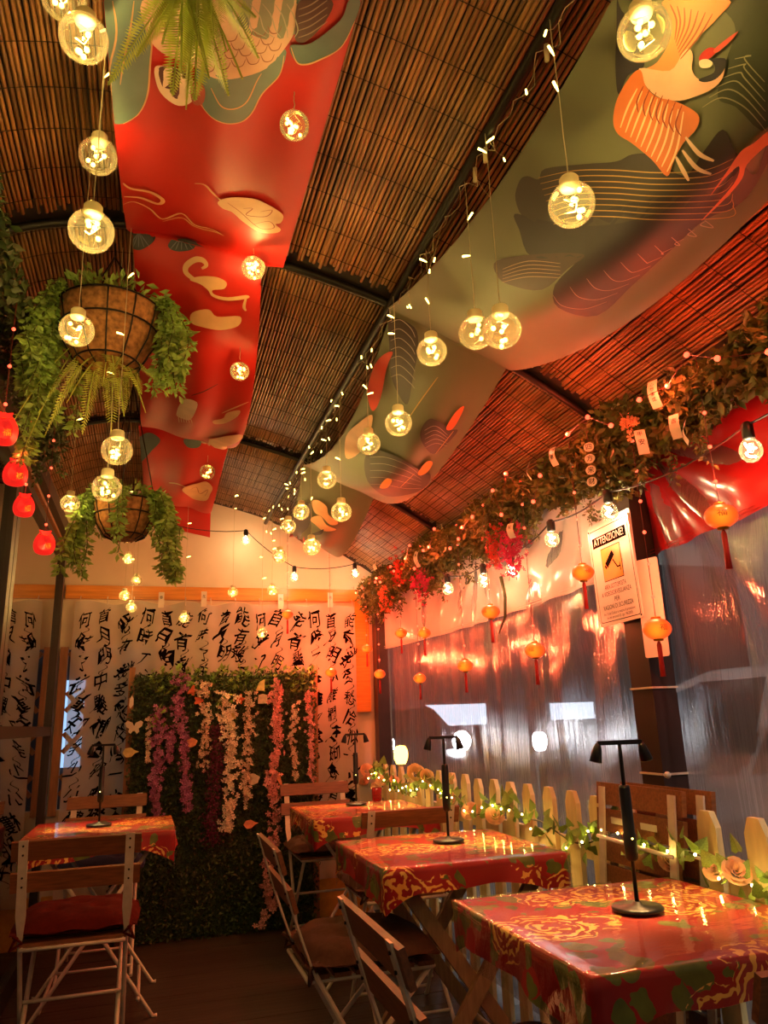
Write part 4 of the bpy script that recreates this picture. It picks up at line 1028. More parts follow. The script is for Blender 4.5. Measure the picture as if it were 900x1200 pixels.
def red_fn(u, y):
    if y < 2.13: t = (y-.25)/1.88; xl, xr, sl, sr, mid = -.165+.03*t, .35, .15, .012, .05
    elif y < 3.73: t = min(1, max(0, (y-2.13)/1.60)); xl, xr, sl, sr, mid = -.12, .275+.075*math.sin(PI*t)**.6, .22, .265, .06
    else: t = (y-3.73)/1.25; xl, xr, sl, sr, mid = -.12, .335, .14, .165, .04
    t = min(max(t, 0), 1); s = math.sin(PI*t**(.8 if 2.13 <= y < 3.73 else 1))**.8
    x = xl+(xr-xl)*u; sg = sl+(sr-sl)*u+mid*math.sin(PI*min(1, max(0, u)))
    z = roofz(x)-.032-sg*s-.010*s*math.sin(14*u+2*t)-.012*math.sin(PI*t)*math.sin(5*u+3*t)
    x += -.03*s*(2*u-1)*(.2 if y < 2.13 else 1)
    if y > 4.98: z -= (y-4.98)*18; y = 4.98+(y-4.98)*.05
    return (x, y, z)
def green_fn(u, y):
    if y < 2.13: t = (y-.25)/1.88; xl, xr, sl, sr, mid = .70, 1.135, .15, .20, .08
    elif y < 3.73: t = (y-2.13)/1.60; xl, xr, sl, sr, mid = .715, 1.125, .15, .17, .06
    else: t = (y-3.73)/1.15; xl, xr, sl, sr, mid = .725, 1.11, .15, .17, .03
    t = min(max(t, 0), 1); s = math.sin(PI*t)**.85
    x = xl+(xr-xl)*u; sg = sl+(sr-sl)*u+mid*math.sin(PI*min(1, max(0, u)))
    z = roofz(x)-.034-sg*s-.012*s*math.sin(11*u+2.5*t+1)-.01*math.sin(PI*t)*math.sin(4*u-3*t)
    x += -.02*math.sin(PI*t)*(2*u-1)
    return (x, y, z)
Z4 = lambda x, y: (100+x/2.647, y/2.647)
Z5 = lambda x, y: (140+x/3.156, 260+y/3.156)
Z6 = lambda x, y: (560+x/2.647, y/2.647)
Z7 = lambda x, y: (560+x/2.647, 220+y/2.647)
Z3 = lambda x, y: (400+x/2.8125, 280+y/2.8125)
Z9 = lambda x, y: (300+x/4.09, 540+y/4.09)
A1, A2, A3 = (.75, 2.13), (2.14, 3.72), (3.74, 4.97)
TEAL, TEALD, CREAM, BODY, GRN, BRN, WHT, FAN = '#5f7a74', '#4a6462', '#c79a6c', '#d3b094', '#7c8a72', '#43161a', '#d8c6ae', '#35393c'
RP = []
def fill(A, zf, pts, c): RP.append(('fill', A[0], A[1], zf, pts, c, 0))
def line(A, zf, pts, c, w_=.004): RP.append(('line', A[0], A[1], zf, pts, c, w_))
fill(A1, Z4, [(30, 0), (190, 0), (206, 100), (200, 200), (192, 290), (165, 350), (117, 382), (60, 365), (38, 250), (25, 120)], TEAL)
line(A1, Z4, [(190, 0), (206, 100), (200, 200), (192, 290), (165, 350), (117, 382)], CREAM)
line(A1, Z4, [(150, 0), (140, 80), (118, 190), (108, 260)], CREAM); line(A1, Z4, [(85, 0), (95, 120), (45, 290)], CREAM)
fill(A1, Z4, [(345, 200), (420, 235), (530, 220), (620, 150), (602, 230), (548, 288), (515, 348), (480, 376), (430, 379), (385, 355), (360, 310)], TEAL)
line(A1, Z4, [(345, 300), (385, 355), (430, 379), (480, 376), (515, 348), (548, 288), (602, 230), (616, 170)], CREAM)
line(A1, Z4, [(390, 270), (420, 325), (460, 335), (500, 312), (530, 250), (545, 225)], CREAM)
fill(A1, Z4, [(175, 0), (300, -10), (480, -10), (660, 0), (655, 80), (620, 145), (560, 210), (470, 240), (400, 240), (330, 200), (240, 162), (195, 110)], BODY)
fill(A1, Z4, [(430, -10), (665, -10), (660, 80), (635, 110), (560, 120), (500, 95), (455, 50)], GRN)
for r0 in range(4):
    for k in range(6):
        x_, y_ = 360+45*k+22*(r0 % 2), 130+26*r0-8*k
        if y_ < 235-(x_-400)*.25 and x_ < 600: line(A1, Z4, [(x_-22, y_-14), (x_-10, y_+8), (x_+12, y_+6), (x_+22, y_-14)], '#8a5a48', .0025)
for k in range(5): line(A1, Z4, [(470+38*k, 5), (500+36*k, 40), (515+36*k, 85), (560+22*k, 110)], '#a8a890', .0025)
fill(A1, Z4, [(635, 135), (700, 128), (790, 55), (815, -5), (850, -5), (832, 60), (790, 140), (720, 182), (680, 194), (650, 182)], TEALD)
line(A1, Z4, [(637, 140), (655, 185), (680, 194), (720, 182), (790, 140), (832, 60)], CREAM)
fill(A1, Z4, [(665, -5), (765, -5), (745, 60), (690, 120), (655, 123), (650, 80)], BRN)
for k in range(5): line(A1, Z4, [(660, 110-22*k), (700, 95-22*k), (750, 60-22*k)], '#a08878', .0025)
fill(A1, Z4, [(212, 205), (240, 196), (300, 212), (348, 262), (330, 310), (290, 321), (248, 297), (222, 262)], WHT)
fill(A1, Z4, [(225, 205), (260, 200), (320, 225), (325, 275), (300, 300), (262, 290), (235, 255)], BRN)
fill(A1, Z4, [(330, 255), (355, 245), (372, 270), (368, 310), (345, 320), (330, 300)], '#9c4a3c')
fill(A1, Z4, [(410, 620), (450, 606), (520, 610), (570, 630), (612, 660), (606, 685), (590, 690), (606, 706), (590, 717), (540, 714), (490, 682), (455, 652), (425, 640)], CREAM)
line(A1, Z4, [(340, 562), (370, 566), (395, 592), (425, 620)], CREAM, .006)
line(A1, Z4, [(440, 622), (480, 650), (540, 700), (585, 700), (570, 680), (520, 690)], '#8a3a20', .003); line(A1, Z4, [(490, 640), (520, 640), (500, 660), (560, 665), (580, 645), (545, 650)], '#8a3a20', .003)
line(A1, Z4, [(117, 560), (140, 577), (200, 588), (240, 612), (225, 625), (170, 606), (119, 602)], CREAM, .012)
line(A1, Z4, [(117, 626), (150, 618), (200, 640), (240, 672), (300, 655), (340, 690), (390, 703), (430, 724)], CREAM, .006)
line(A1, Z4, [(240, 680), (300, 668), (340, 695), (400, 712), (425, 722)], CREAM, .004)
# second drape
fill(A2, Z5, [(15, 45), (75, 35), (128, 50), (125, 75), (80, 102), (45, 92)], FAN); fill(A2, Z5, [(180, 85), (215, 55), (285, 65), (275, 100), (230, 110), (195, 104)], FAN)
for k in range(5): line(A2, Z5, [(230+10*(k-2)*.3, 62), (230+22*(k-2), 104)], '#5c6064', .003); line(A2, Z5, [(72, 40), (72+20*(k-2), 92)], '#5c6064', .003)
line(A2, Z5, [(305, 172), (322, 160), (308, 142), (280, 140), (250, 160), (248, 185), (275, 208), (300, 215)], CREAM, .018)
fill(A2, Z5, [(262, 212), (300, 200), (360, 203), (396, 222), (386, 245), (345, 250), (352, 266), (400, 276), (470, 268), (476, 280), (400, 288), (345, 274), (328, 250), (300, 228)], CREAM)
line(A2, Z5, [(470, 275), (462, 310), (470, 325)], CREAM, .01)
fill(A2, Z5, [(272, 332), (330, 320), (360, 346), (446, 345), (440, 380), (372, 395), (310, 385), (268, 368)], CREAM)
fill(A2, Z5, [(345, 728), (385, 720), (400, 700), (446, 690), (440, 711), (400, 736), (355, 741)], CREAM); line(A2, Z5, [(380, 700), (430, 680), (478, 658)], CREAM, .006)
fill(A2, Z5, [(215, 705), (240, 652), (288, 660), (280, 700), (262, 726), (235, 720)], WHT); line(A2, Z5, [(270, 635), (310, 620), (362, 592)], BRN, .006)
fill(A2, Z5, [(296, 797), (350, 795), (400, 785), (452, 780), (446, 800), (400, 822), (340, 818)], CREAM)
for k in range(6): line(A2, Z5, [(222+8*k, 705), (226+9*k, 735)], BODY, .004)
# third drape
fill(A3, Z5, [(68, 800), (110, 775), (152, 802), (120, 842), (75, 890), (60, 850)], TEALD); fill(A3, Z5, [(240, 800), (300, 800), (295, 828), (255, 830)], TEALD)
fill(A3, Z5, [(232, 985), (255, 970), (290, 962), (322, 955), (346, 977), (338, 1000), (322, 1026), (280, 1021), (250, 1005)], CREAM); line(A3, Z5, [(186, 960), (215, 963), (245, 975)], CREAM, .012)
line(A3, Z5, [(260, 985), (285, 975), (300, 1000), (330, 985), (318, 1010)], '#8a4a2a', .004); fill(A3, Z5, [(55, 958), (85, 975), (120, 1005), (95, 1003), (60, 985)], CREAM)
RED_PRINTS = RP
build_banner('roof_banner', 'glossy red cloth banner with cream clouds draped under the bamboo roof', 'banner', red_fn, .3, 4.992, MT['redcloth'], RED_PRINTS)

RP = []
INK, INK2, WAVE, ORG, ORG2, GOLD = '#26242a', '#34302e', '#85806a', '#d2824e', '#c96a34', '#b08a4a'
DKG = '#3f4432'
fill(A1, Z6, [(690, 0), (900, 0), (900, 390), (800, 330), (745, 300), (770, 190), (800, 90), (760, 30)], DKG)
fill(A1, Z6, [(118, 620), (130, 560), (155, 545), (190, 555), (210, 522), (330, 508), (430, 500), (480, 478), (545, 482), (640, 545), (700, 470), (760, 400), (800, 470), (860, 540), (900, 420), (900, 500), (800, 640), (640, 640), (450, 690), (300, 700), (160, 685)], INK2)
fill(A1, Z7, [(115, 80), (180, 95), (300, 110), (420, 60), (640, 20), (810, 45), (700, 100), (600, 190), (480, 300), (370, 395), (250, 370), (240, 300), (310, 215), (170, 215), (130, 130)], INK)
fill(A1, Z7, [(60, 225), (180, 205), (330, 205), (280, 250), (200, 315), (100, 300), (60, 270)], '#3c2a2c')
for k in range(9):
    y_ = 520+k*18; line(A1, Z6, [(190+6*k, y_+30), (300, y_+8), (420, y_+6), (560, y_+14), (700+10*k, y_+6), (790, y_-30)], GOLD, .0022)
for k in range(10):
    line(A1, Z7, [(235+52*k, 330-26*k), (262+52*k, 362-27*k), (330+40*k, 372-29*k), (400+34*k, 350-28*k)], '#9a8a78', .0022)
for k in range(5): line(A1, Z7, [(80, 250+10*k), (160, 225+12*k), (260, 232+11*k)], '#9a7a60', .002)
for k in range(6): line(A1, Z6, [(700+20*k, 330-30*k), (760+18*k, 300-26*k), (830, 330-30*k), (890, 400-30*k)], '#8f8a68', .0022)
fill(A1, Z6, [(436, -5), (450, 30), (500, 90), (520, 200), (470, 230), (440, 290), (430, 200), (434, 80)], INK)
fill(A1, Z6, [(585, -5), (780, -5), (750, 50), (690, 110), (656, 150), (640, 190), (622, 222), (520, 216), (560, 190), (600, 120), (598, 50)], ORG)
for k in range(7): line(A1, Z6, [(600+22*k, 10+5*k), (620+12*k, 60+8*k), (615+3*k, 120+10*k)], '#8a4a2a', .003)
fill(A1, Z6, [(505, 208), (600, 216), (640, 160), (660, 148), (672, 172), (668, 212), (690, 243), (735, 246), (768, 205), (762, 240), (735, 270), (690, 292), (630, 309), (570, 300), (525, 262)], '#d6a58a')
fill(A1, Z6, [(690, 243), (736, 222), (734, 192), (706, 183), (770, 178), (768, 212), (742, 242), (708, 252)], INK)
fill(A1, Z6, [(690, 182), (700, 160), (725, 144), (746, 154), (726, 176), (706, 188)], '#b0201a'); fill(A1, Z6, [(736, 152), (770, 122), (812, 94), (782, 130), (746, 160)], '#c04a3a')
fill(A1, Z6, [(692, 186), (715, 180), (733, 192), (722, 206), (696, 206)], WHT)
fill(A1, Z6, [(510, 214), (480, 230), (438, 300), (425, 370), (440, 412), (482, 440), (545, 492), (590, 542), (610, 500), (640, 442), (682, 395), (686, 350), (620, 312), (560, 297), (525, 262)], ORG2)
for k in range(10): line(A1, Z6, [(500+16*k, 270+8*k), (470+17*k, 330+14*k), (448+16*k, 392+15*k)], '#f0b888', .004)
for k in range(7): line(A1, Z6, [(520+20*k, 262+10*k), (500+20*k, 310+12*k), (505+22*k, 345+12*k)], '#8a3a18', .003)
line(A1, Z6, [(650, 420), (690, 470), (732, 490)], BODY, .008); line(A1, Z6, [(640, 460), (680, 512), (722, 530)], BODY, .008); line(A1, Z6, [(620, 480), (640, 520), (656, 552)], BODY, .008)
fill(A1, Z6, [(900, 395), (850, 435), (812, 460), (770, 520), (716, 598), (760, 545), (805, 505), (790, 560), (690, 675), (770, 600), (815, 545), (830, 500), (880, 450), (905, 430)], ORG2)
# second and third drape
fill(A2, Z3, [(158, 262), (200, 262), (250, 300), (252, 380), (240, 440), (222, 540), (190, 505), (165, 440), (160, 340)], INK2)
for k in range(7): line(A2, Z3, [(165, 270+30*k), (195, 262+30*k), (230, 290+30*k), (245, 320+28*k)], '#9a9488', .003)
fill(A2, Z3, [(140, 378), (172, 368), (152, 420), (132, 520), (106, 562), (90, 500), (110, 420)], '#a82c16')
fill(A2, Z3, [(262, 630), (290, 588), (330, 600), (352, 622), (385, 625), (345, 672), (302, 702), (270, 672)], INK2)
fill(A2, Z3, [(82, 722), (110, 690), (160, 702), (205, 722), (270, 762), (296, 770), (285, 805), (240, 832), (150, 842), (92, 795)], INK2)
for k in range(5): line(A2, Z3, [(100, 715+22*k), (150, 715+22*k), (210, 735+20*k), (265, 775+10*k)], '#9a9488', .003); line(A2, Z3, [(275, 625+14*k), (310, 610+14*k), (350, 640+9*k)], '#9a9488', .0025)
fill(A2, Z3, [(253, 762), (280, 727), (302, 730), (286, 760), (262, 772)], '#c8781c'); fill(A2, Z3, [(128, 812), (150, 784), (168, 788), (152, 812)], '#d08a30'); fill(A2, Z3, [(345, 615), (375, 565), (405, 545), (380, 600), (360, 622)], '#c8581c')
fill(A2, Z3, [(20, 645), (60, 602), (106, 574), (96, 642), (62, 702), (20, 716)], '#c0906a')
line(A2, Z3, [(230, 580), (270, 520), (320, 450)], GOLD, .004); line(A2, Z3, [(195, 810), (240, 765)], GOLD, .003); line(A2, Z3, [(310, 700), (370, 625)], GOLD, .003)
fill(A3, Z9, [(272, 190), (300, 182), (342, 212), (352, 252), (395, 290), (360, 300), (320, 262), (286, 240)], '#d89a6c'); fill(A3, Z9, [(264, 272), (312, 258), (342, 300), (385, 322), (330, 330), (290, 300)], '#d89a6c')
fill(A3, Z9, [(170, 240), (250, 190), (270, 240), (262, 300), (235, 335), (190, 350), (165, 300)], INK2); fill(A3, Z9, [(150, 370), (215, 355), (240, 365), (200, 385), (160, 385)], '#a83a1c'); fill(A3, Z9, [(275, 345), (310, 330), (330, 322), (318, 345), (290, 350)], INK)
fill(A3, Z9, [(160, 392), (220, 392), (235, 430), (190, 432)], '#566a4c')
MT['greencloth'] = principled('olive_banner_cloth', '#60634a', .55, var=.10, scale=3, trans=.15)
build_banner('roof_banner', 'olive cloth banner with orange crane and dark waves draped under the roof', 'banner', green_fn, .3, 4.88, MT['greencloth'], RP)

# ================================================================== LIGHTS THAT HANG
def ball_light(c, D, ztop, label, group, energy=1.0, leds=5, seed=0, cord_led=2, capped=True, tilt=0):
    rg = random.Random(seed); c = Vector(c); R = D/2
    t = thing('ball_light', label, 'ball light', c, rg.uniform(0, 6.28), group)
    b = MB(); b.sphere((0, 0, 0), R, 24, 16, .96); obj('globe', b, MT['bulbglass'], t, True)
    if capped:
        b = MB(); b.lathe([(.0001, R*.80), (R*.40, R*.80), (R*.42, R*.9), (R*.42, R*1.28), (R*.36, R*1.36), (.0001, R*1.38)], 18); obj('cap', b, MT['capw'], t, True)
    for k in range(leds):
        a = rg.uniform(0, 6.28); r = R*rg.uniform(.1, .55); z = R*rg.uniform(-.7, .45)
        b = MB(); b.sphere((r*math.cos(a), r*math.sin(a), z), R*.12, 8, 6); obj('led', b, MT['led_warm'], t, True)
    b = MB(); b.tube([(R*.35*math.cos(q*1.9), R*.35*math.sin(q*1.9), R*(.8-.19*q)) for q in range(8)], R*.022, 4); obj('led_wire', b, MT['cordclear'], t)
    L_ = ztop-c.z
    if L_ > R*1.4:
        b = MB(); b.tube([(rg.uniform(-.001, .001), rg.uniform(-.001, .001), R*1.3+(L_-R*1.3)*q/8) for q in range(9)], .0011, 5); cd = obj('cord', b, MT['cordclear'], t)
        for k in range(cord_led):
            z = R*1.4+(L_-R*1.4)*rg.uniform(.3, .95); a = rg.uniform(0, 6.28); p = Vector((.010*math.cos(a), .010*math.sin(a), z+.004))
            b = MB(); b.tube([(0, 0, z), p, p*1.0+Vector((.012*math.cos(a), .012*math.sin(a), .003))], [.001, .0026, .0026], 6); obj('cord_led', b, MT['led_fairy'], cd)
    point_light('ball_glow', (0, 0, -R*.1), energy, (1.0, .66, .20), R*.08, t)
    return t
BE = 1.25
g = 'glass ball lights under the roof bar'
BL = ['glass ball light hanging in front of the orange crane print', 'glass ball light hanging before the dark wave print below the crane', 'glass ball light of the touching pair where the olive banner gathers', 'glass ball light of the touching pair where the olive banner gathers', 'single glass ball light next to the touching pair',
      'lower of two neighbouring ball lights before the second olive drape', 'higher of two neighbouring ball lights before the second olive drape', 'glass ball light hanging short at the rear roof rib', 'glass ball light hanging long before the cream wing print']
for i, (px, py) in enumerate(((755, 38), (670, 240), (558, 390), (588, 387), (506, 412), (467, 496), (432, 520), (383, 562), (400, 600), (353, 600), (365, 641), (338, 617), (328, 652))):
    c = on_x(px, py, .70 if i % 2 else .715); ball_light(c, .086, 2.50, BL[i] if i < len(BL) else 'glass ball light under the last drape of the olive banner', g, BE, 6, 100+i)
for i, y in enumerate((.42, .05, -.35, -.7)):  # out-of-view ball lights added to brighten the chairs and lower half
    ball_light((.71, y, 2.05+.12*(i % 2)), .086, 2.50, 'glass ball light added unseen as fill, along the roof bar', g, BE, 6, 180+i); ball_light((-.16, y+.1, 2.1+.1*(i % 2)), .086, roofz(-.16)-.01, 'glass ball light added unseen as fill, on the red banner side', g, BE, 6, 190+i)
g2 = 'glass ball lights left of the red banner'
for i, (px, py, r) in enumerate(((98, 45, 28), (75, -2, 26), (115, 183, 22), (107, 271, 26), (90, 387, 20))):
    c = at_depth(px, py, .086*F_PX/2/r); ball_light(c, .086, roofz(c.x)-.01, ('glass ball light on the longest cord beside the teal print', 'glass ball light close under the roof beside the red banner', 'glass ball light just before the front roof rib', 'glass ball light at the left edge of the red banner', 'glass ball light in front of the large coir basket')[i], g2, BE, 5, 200+i, 1)
g3 = 'glass ball lights between the baskets'
for i, (px, py, r) in enumerate(((137, 528, 18), (125, 572, 17), (82, 590, 11))):
    c = at_depth(px, py, (.086 if r > 12 else .07)*F_PX/2/r); ball_light(c, .086 if r > 12 else .07, roofz(c.x)-.01, ('glass ball light half hidden in fern fronds under the large basket', 'glass ball light hanging just above the smaller basket', 'small dim glass ball light between pouches and smaller basket')[i], g3, BE*.8, 6, 300+i, 2)
c = on_y(297, 314, 2.05); ball_light(c, .074, roofz(c.x)-.01, 'sparkling capless glass ball light at the corner of the red banner', None, 1.4, 14, 330, 0, False)
for i, (px, py, y, D) in enumerate(((345, 147, 1.34, .066), (281, 435, 2.35, .066), (243, 553, 3.75, .08))):
    c = on_y(px, py, y); ball_light(c, D, c.z+.09, 'sparkling glass ball hanging against the %s drape of the red banner' % ('front', 'middle', 'last')[i], 'sparkling balls at the red banner', .35, 12, 340+i, 0, False)
for i, (px, py) in enumerate(((150, 655), (160, 680), (146, 698), (154, 712), (216, 724), (273, 694), (307, 742), (319, 692))):
    c = on_y(px, py, 4.55); ball_light(c, .062, roofz(c.x)-.01, 'tiny glass ball light hanging before the calligraphy curtain', 'tiny ball lights at the end wall', .8, 6, 360+i, 3)

# fairy string along the roof bar
FY = thing('fairy_light_string', 'warm fairy light string looped along the black roof bar', 'string lights', (.71, 2.8, 2.49))
rg = random.Random(9); path = []
for k in range(150):
    y = .8+4.1*k/149; path.append((.012*math.sin(k*1.7), y-2.8, -.012-.05*abs(math.sin(k*.61))**3*rg.uniform(.2, 1)))
b = MB(); b.tube(path, .0011, 4); obj('wire', b, MT['cordclear'], FY)
for k in range(34):
    y = .85+4.0*((k+rg.random())/34)**.8; dz = -.02-abs(rg.gauss(0, .07)); dx = rg.uniform(-.05, .04)
    b = MB(); b.tube([(dx, y-2.8, dz), (dx+rg.uniform(-.006, .006), y-2.8+rg.uniform(-.006, .006), dz+.012)], [.0024, .0018], 6); led = obj('led', b, MT['led_fairy'], FY, True)
    b = MB(); b.tube([(dx, y-2.8, dz+.012), (dx*.5, y-2.8, dz*.5-.01), (0, y-2.8, -.012)], .0008, 4); obj('led_lead', b, MT['cordclear'], led)
for k, (px, py) in enumerate(((568, 182), (556, 205), (640, 62))):
    c = on_x(px, py, .71)-Vector((.71, 2.8, 2.49)); b = MB(); b.tube([c+Vector((0, 0, -.02)), c+Vector((.003, 0, .02))], [.005, .006], 8); obj('string_connector', b, MT['capw'], FY, True)

# red lanterns
def lantern(c, w_, label, group, seed, mark=True, ztop=2.08, energy=2.6):
    c = Vector(c); R = w_/2; rg = random.Random(seed)
    t = thing('red_lantern', label, 'lantern', c, 0, group)
    b = MB(); n = 32; prof = [(R*math.sin(PI*i/14), -R*.76*math.cos(PI*i/14)) for i in range(1, 14)]; V = []
    for r, z in prof:
        for k in range(n):
            a = 2*PI*k/n; q = r*(1-.05*(k % 4 == 0)); V.append((q*math.cos(a), q*math.sin(a), z))
    m_ = len(prof); b.add(V, [(i*n+k, i*n+(k+1) % n, (i+1)*n+(k+1) % n, (i+1)*n+k) for i in range(m_-1) for k in range(n)]+[tuple(range(n-1, -1, -1)), tuple((m_-1)*n+k for k in range(n))])
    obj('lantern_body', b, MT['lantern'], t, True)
    for s in (-1, 1):
        b = MB(); b.lathe([(R*.34, s*R*.68), (R*.36, s*R*.74), (R*.34, s*R*.84), (.0001, s*R*.86)][::s], 14); obj('lantern_rim', b, MT['gold'], t, True)
    b = MB(); b.lathe([(R*.05, -R*.84), (R*.13, -R*1.0), (R*.17, -R*1.15), (R*.16, -R*2.2), (R*.20, -R*3.3), (.0001, -R*3.3)], 10); ts = obj('tassel', b, MT['tassel'], t, True)
    if mark:
        V, T = glyph('福'); b = MB(); a0 = math.atan2(-c.y, -c.x)+rg.choice((-.75, -.4, .1, .5, .8))
        P = []
        for x, y in V:
            x, y = x*.62, y*.62; lat = y; lo = a0+x*1.0; P.append((R*1.012*math.cos(lat)*math.cos(lo), R*1.012*math.cos(lat)*math.sin(lo), R*.775*math.sin(lat)))
        b.add(P, [tuple(int(i) for i in q) for q in T]); obj('lantern_mark', b, MT['lanternmark'], t)
    L_ = ztop-c.z; b = MB(); b.tube([(0, 0, R*.8), (0, .003, L_*.5), (0, 0, L_)], .0012, 5); cd = obj('cord', b, MT['cordred'], t)
    z = R*.8+.06
    while z < L_:
        b = MB(); b.sphere((0, 0, z), .0052, 8, 6); obj('bead_led', b, MT['led_redhot'], cd, True); z += .095
    point_light('lantern_glow', (0, 0, R*.8+.06), energy, (1.0, .10, .035), .012, t)
    return t
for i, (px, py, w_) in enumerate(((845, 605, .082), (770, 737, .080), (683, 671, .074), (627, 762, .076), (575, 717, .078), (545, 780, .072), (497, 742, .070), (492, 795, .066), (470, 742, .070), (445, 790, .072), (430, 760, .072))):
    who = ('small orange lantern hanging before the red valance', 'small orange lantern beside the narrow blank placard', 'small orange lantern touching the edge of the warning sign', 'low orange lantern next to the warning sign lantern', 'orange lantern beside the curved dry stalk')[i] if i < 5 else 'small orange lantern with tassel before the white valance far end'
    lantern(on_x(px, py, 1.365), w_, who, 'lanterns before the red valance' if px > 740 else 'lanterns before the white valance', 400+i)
lantern(on_y(388, 788, 4.80), .075, 'small glowing lantern before the red-lit right end of the curtain', None, 431, True, 2.35, 9.0)
lantern(on_y(337, 720, 4.80), .075, 'small glowing lantern before the curtain top above the pink garland', None, 432, True, 2.45, 3.0)
# loose red leds in the garland
GL = thing('red_light_string', 'string of red glowing leds tangled in the right eave garland', 'string lights', (1.345, 2.9, 2.02))
rg = random.Random(12); pth = []
for k in range(34):
    y = 1.1+3.8*k/33; pth.append((rg.uniform(-.075, -.02), y-2.9, rg.uniform(-.10, .06)))
b = MB(); b.tube(pth, .001, 4); obj('wire', b, MT['cordred'], GL)
for p in pth:
    b = MB(); b.sphere(p, .0075, 8, 6); obj('led', b, MT['led_red'], GL, True)
for k in range(0, 34, 4): point_light('led_glow', (pth[k][0]-.012, pth[k][1], pth[k][2]), 3.0, (1, .09, .03), .01, GL)

# red pouches over the glazed doors
PO = [(-12, 30), (-9, 26), (-14, 20), (-20, 8), (-21, -6), (-16, -18), (-6, -22), (6, -22), (16, -18), (21, -6), (20, 8), (14, 20), (9, 26), (12, 30), (4, 28), (-4, 28)]
for i, (px, py, dp, s) in enumerate(((3, 505, 1.95, 1.75), (18, 556, 2.2, 1.6), (28, 594, 2.4, 1.5), (52, 638, 2.74, 1.75))):
    c = at_depth(px, py, dp); t = thing('red_pouch', 'glowing red lucky pouch hanging beside the glazed doors', 'pouch', c, .25, 'red pouches along the glazed doors')
    P = smooth_closed([(x*s*.001, y*s*.001) for x, y in PO], 3); n = len(P); V = [(x*f, d, y*f) for d, f in ((-.012, .62), (-.006, 1), (.006, 1), (.012, .62)) for x, y in P]
    b = MB(); b.add(V, [tuple(range(n)), tuple(4*n-1-k for k in range(n))]+[(j*n+k, j*n+(k+1) % n, (j+1)*n+(k+1) % n, (j+1)*n+k) for j in range(3) for k in range(n)]); obj('pouch_body', b, MT['pouch'], t, True)
    b = MB(); b.tube([(-.020*s/1.7, -.008, .033*s/1.7), (0, -.011, .030*s/1.7), (.020*s/1.7, -.008, .033*s/1.7)], .0018, 5); obj('pouch_tie', b, MT['gold'], t)
    mb = text_mb('福', .022, Matrix.Translation((.010, -.0135, -.008)) @ Matrix.Rotation(PI/2, 4, 'X')); obj('pouch_mark', mb, MT['gold'], t)
    b = MB(); b.tube([(0, 0, .03*s/1.7), (0, 0, 2.30-c.z)], .001, 4); cd = obj('cord', b, MT['cordred'], t)
    for z in np.arange(.075, 2.3-c.z, .11):
        b = MB(); b.sphere((0, 0, z), .005, 8, 6); obj('bead_led', b, MT['led_redhot'], cd, True)
    point_light('pouch_glow', (0, -.03, .05), .16, (1, .08, .03), .008, t)

# festoon strings
def festoon(label, pts, ends, energy):
    """pts: bulb centres, ends: cable end points"""
    c0 = pts[0]; t = thing('festoon_string', label, 'string lights', c0)
    seq = [ends[0]]+[p+Vector((0, 0, .066)) for p in pts]+[ends[1]]; path = []
    for a, c_ in zip(seq[:-1], seq[1:]):
        for k in range(8):
            s = k/8; q = a.lerp(c_, s); q.z -= .10*(c_-a).length*4*s*(1-s)*.5; path.append(q-c0)
    path.append(seq[-1]-c0); b = MB(); b.tube(path, .0028, 6); obj('cable', b, MT['cordblack'], t, True)
    for i, p in enumerate(pts):
        q = p-c0; b = MB(); b.lathe([(.012, .028), (.015, .034), (.015, .066), (.008, .074), (.0001, .075)], 12, q); s = obj('socket', b, MT['blackplastic'], t, True)
        b = MB(); b.lathe([(.0001, -.030), (.014, -.027), (.025, -.014), (.028, 0), (.024, .016), (.013, .030)], 16, q); bl = obj('bulb', b, MT['bulbglass'], t, True)
        b = MB(); b.tube([q+Vector((.012*math.cos(k*1.3), .012*math.sin(k*1.3), -.016+.005*k)) for k in range(8)], .0022, 5); obj('filament', b, MT['festoon'], bl)
        point_light('festoon_glow', q+Vector((0, 0, -.004)), energy, (1.0, .74, .40), .012, t)
fb = [on_x(px, py, 1.375) for px, py in ((880, 528), (714, 600), (647, 632), (600, 668), (567, 680), (525, 690))]
festoon('black festoon cable with round clear bulbs under the right eave garland', fb, (Vector((1.39, .9, 1.93)), Vector((1.39, 3.6, 1.95))), .65)
fb = [on_y(288, 633, 4.9), on_y(345, 676, 4.82), on_y(416, 672, 4.86)]
festoon('black festoon cable with three bulbs across the cream end wall', fb, (Vector((.05, 4.95, 2.46)), Vector((1.38, 4.9, 2.20))), 1.5)

# ================================================================== TAGS, SIGN, ODDS
TXW = Matrix(((0, 0, -1, 0), (-1, 0, 0, 0), (0, 1, 0, 0), (0, 0, 0, 1)))    # local x -> -y world, y -> z, z -> -x
def paper_strip(px, py, x, w_, h, curl, tiltz, label, ch):
    c = on_x(px, py, x); o = None; t = thing('paper_tag', label, 'tag', c, tiltz)
    def g(u, v): q = v-.5; return (-curl*math.sin(PI*v)*.5, (u-.5)*w_+.2*curl*q, q*h)
    b = MB(); b.grid(g, 3, 10); obj('paper', b, MT['paper'], t, True)
    mb = MB(); nch = len(ch)
    for k, q in enumerate(ch):
        V, T = glyph(q); v0 = .84-(k+.2)*.72/max(1, nch); s = min(w_*.62, h*.62/nch); P = []
        for a, e in V:
            v = v0+e*s/h; p = g(.5-a*s/w_, v); P.append((p[0]-.0018, p[1], p[2]))
        mb.add(P, [tuple(int(i) for i in f) for f in T])
    obj('brush_writing', mb, MT['ink'], t)
    return t
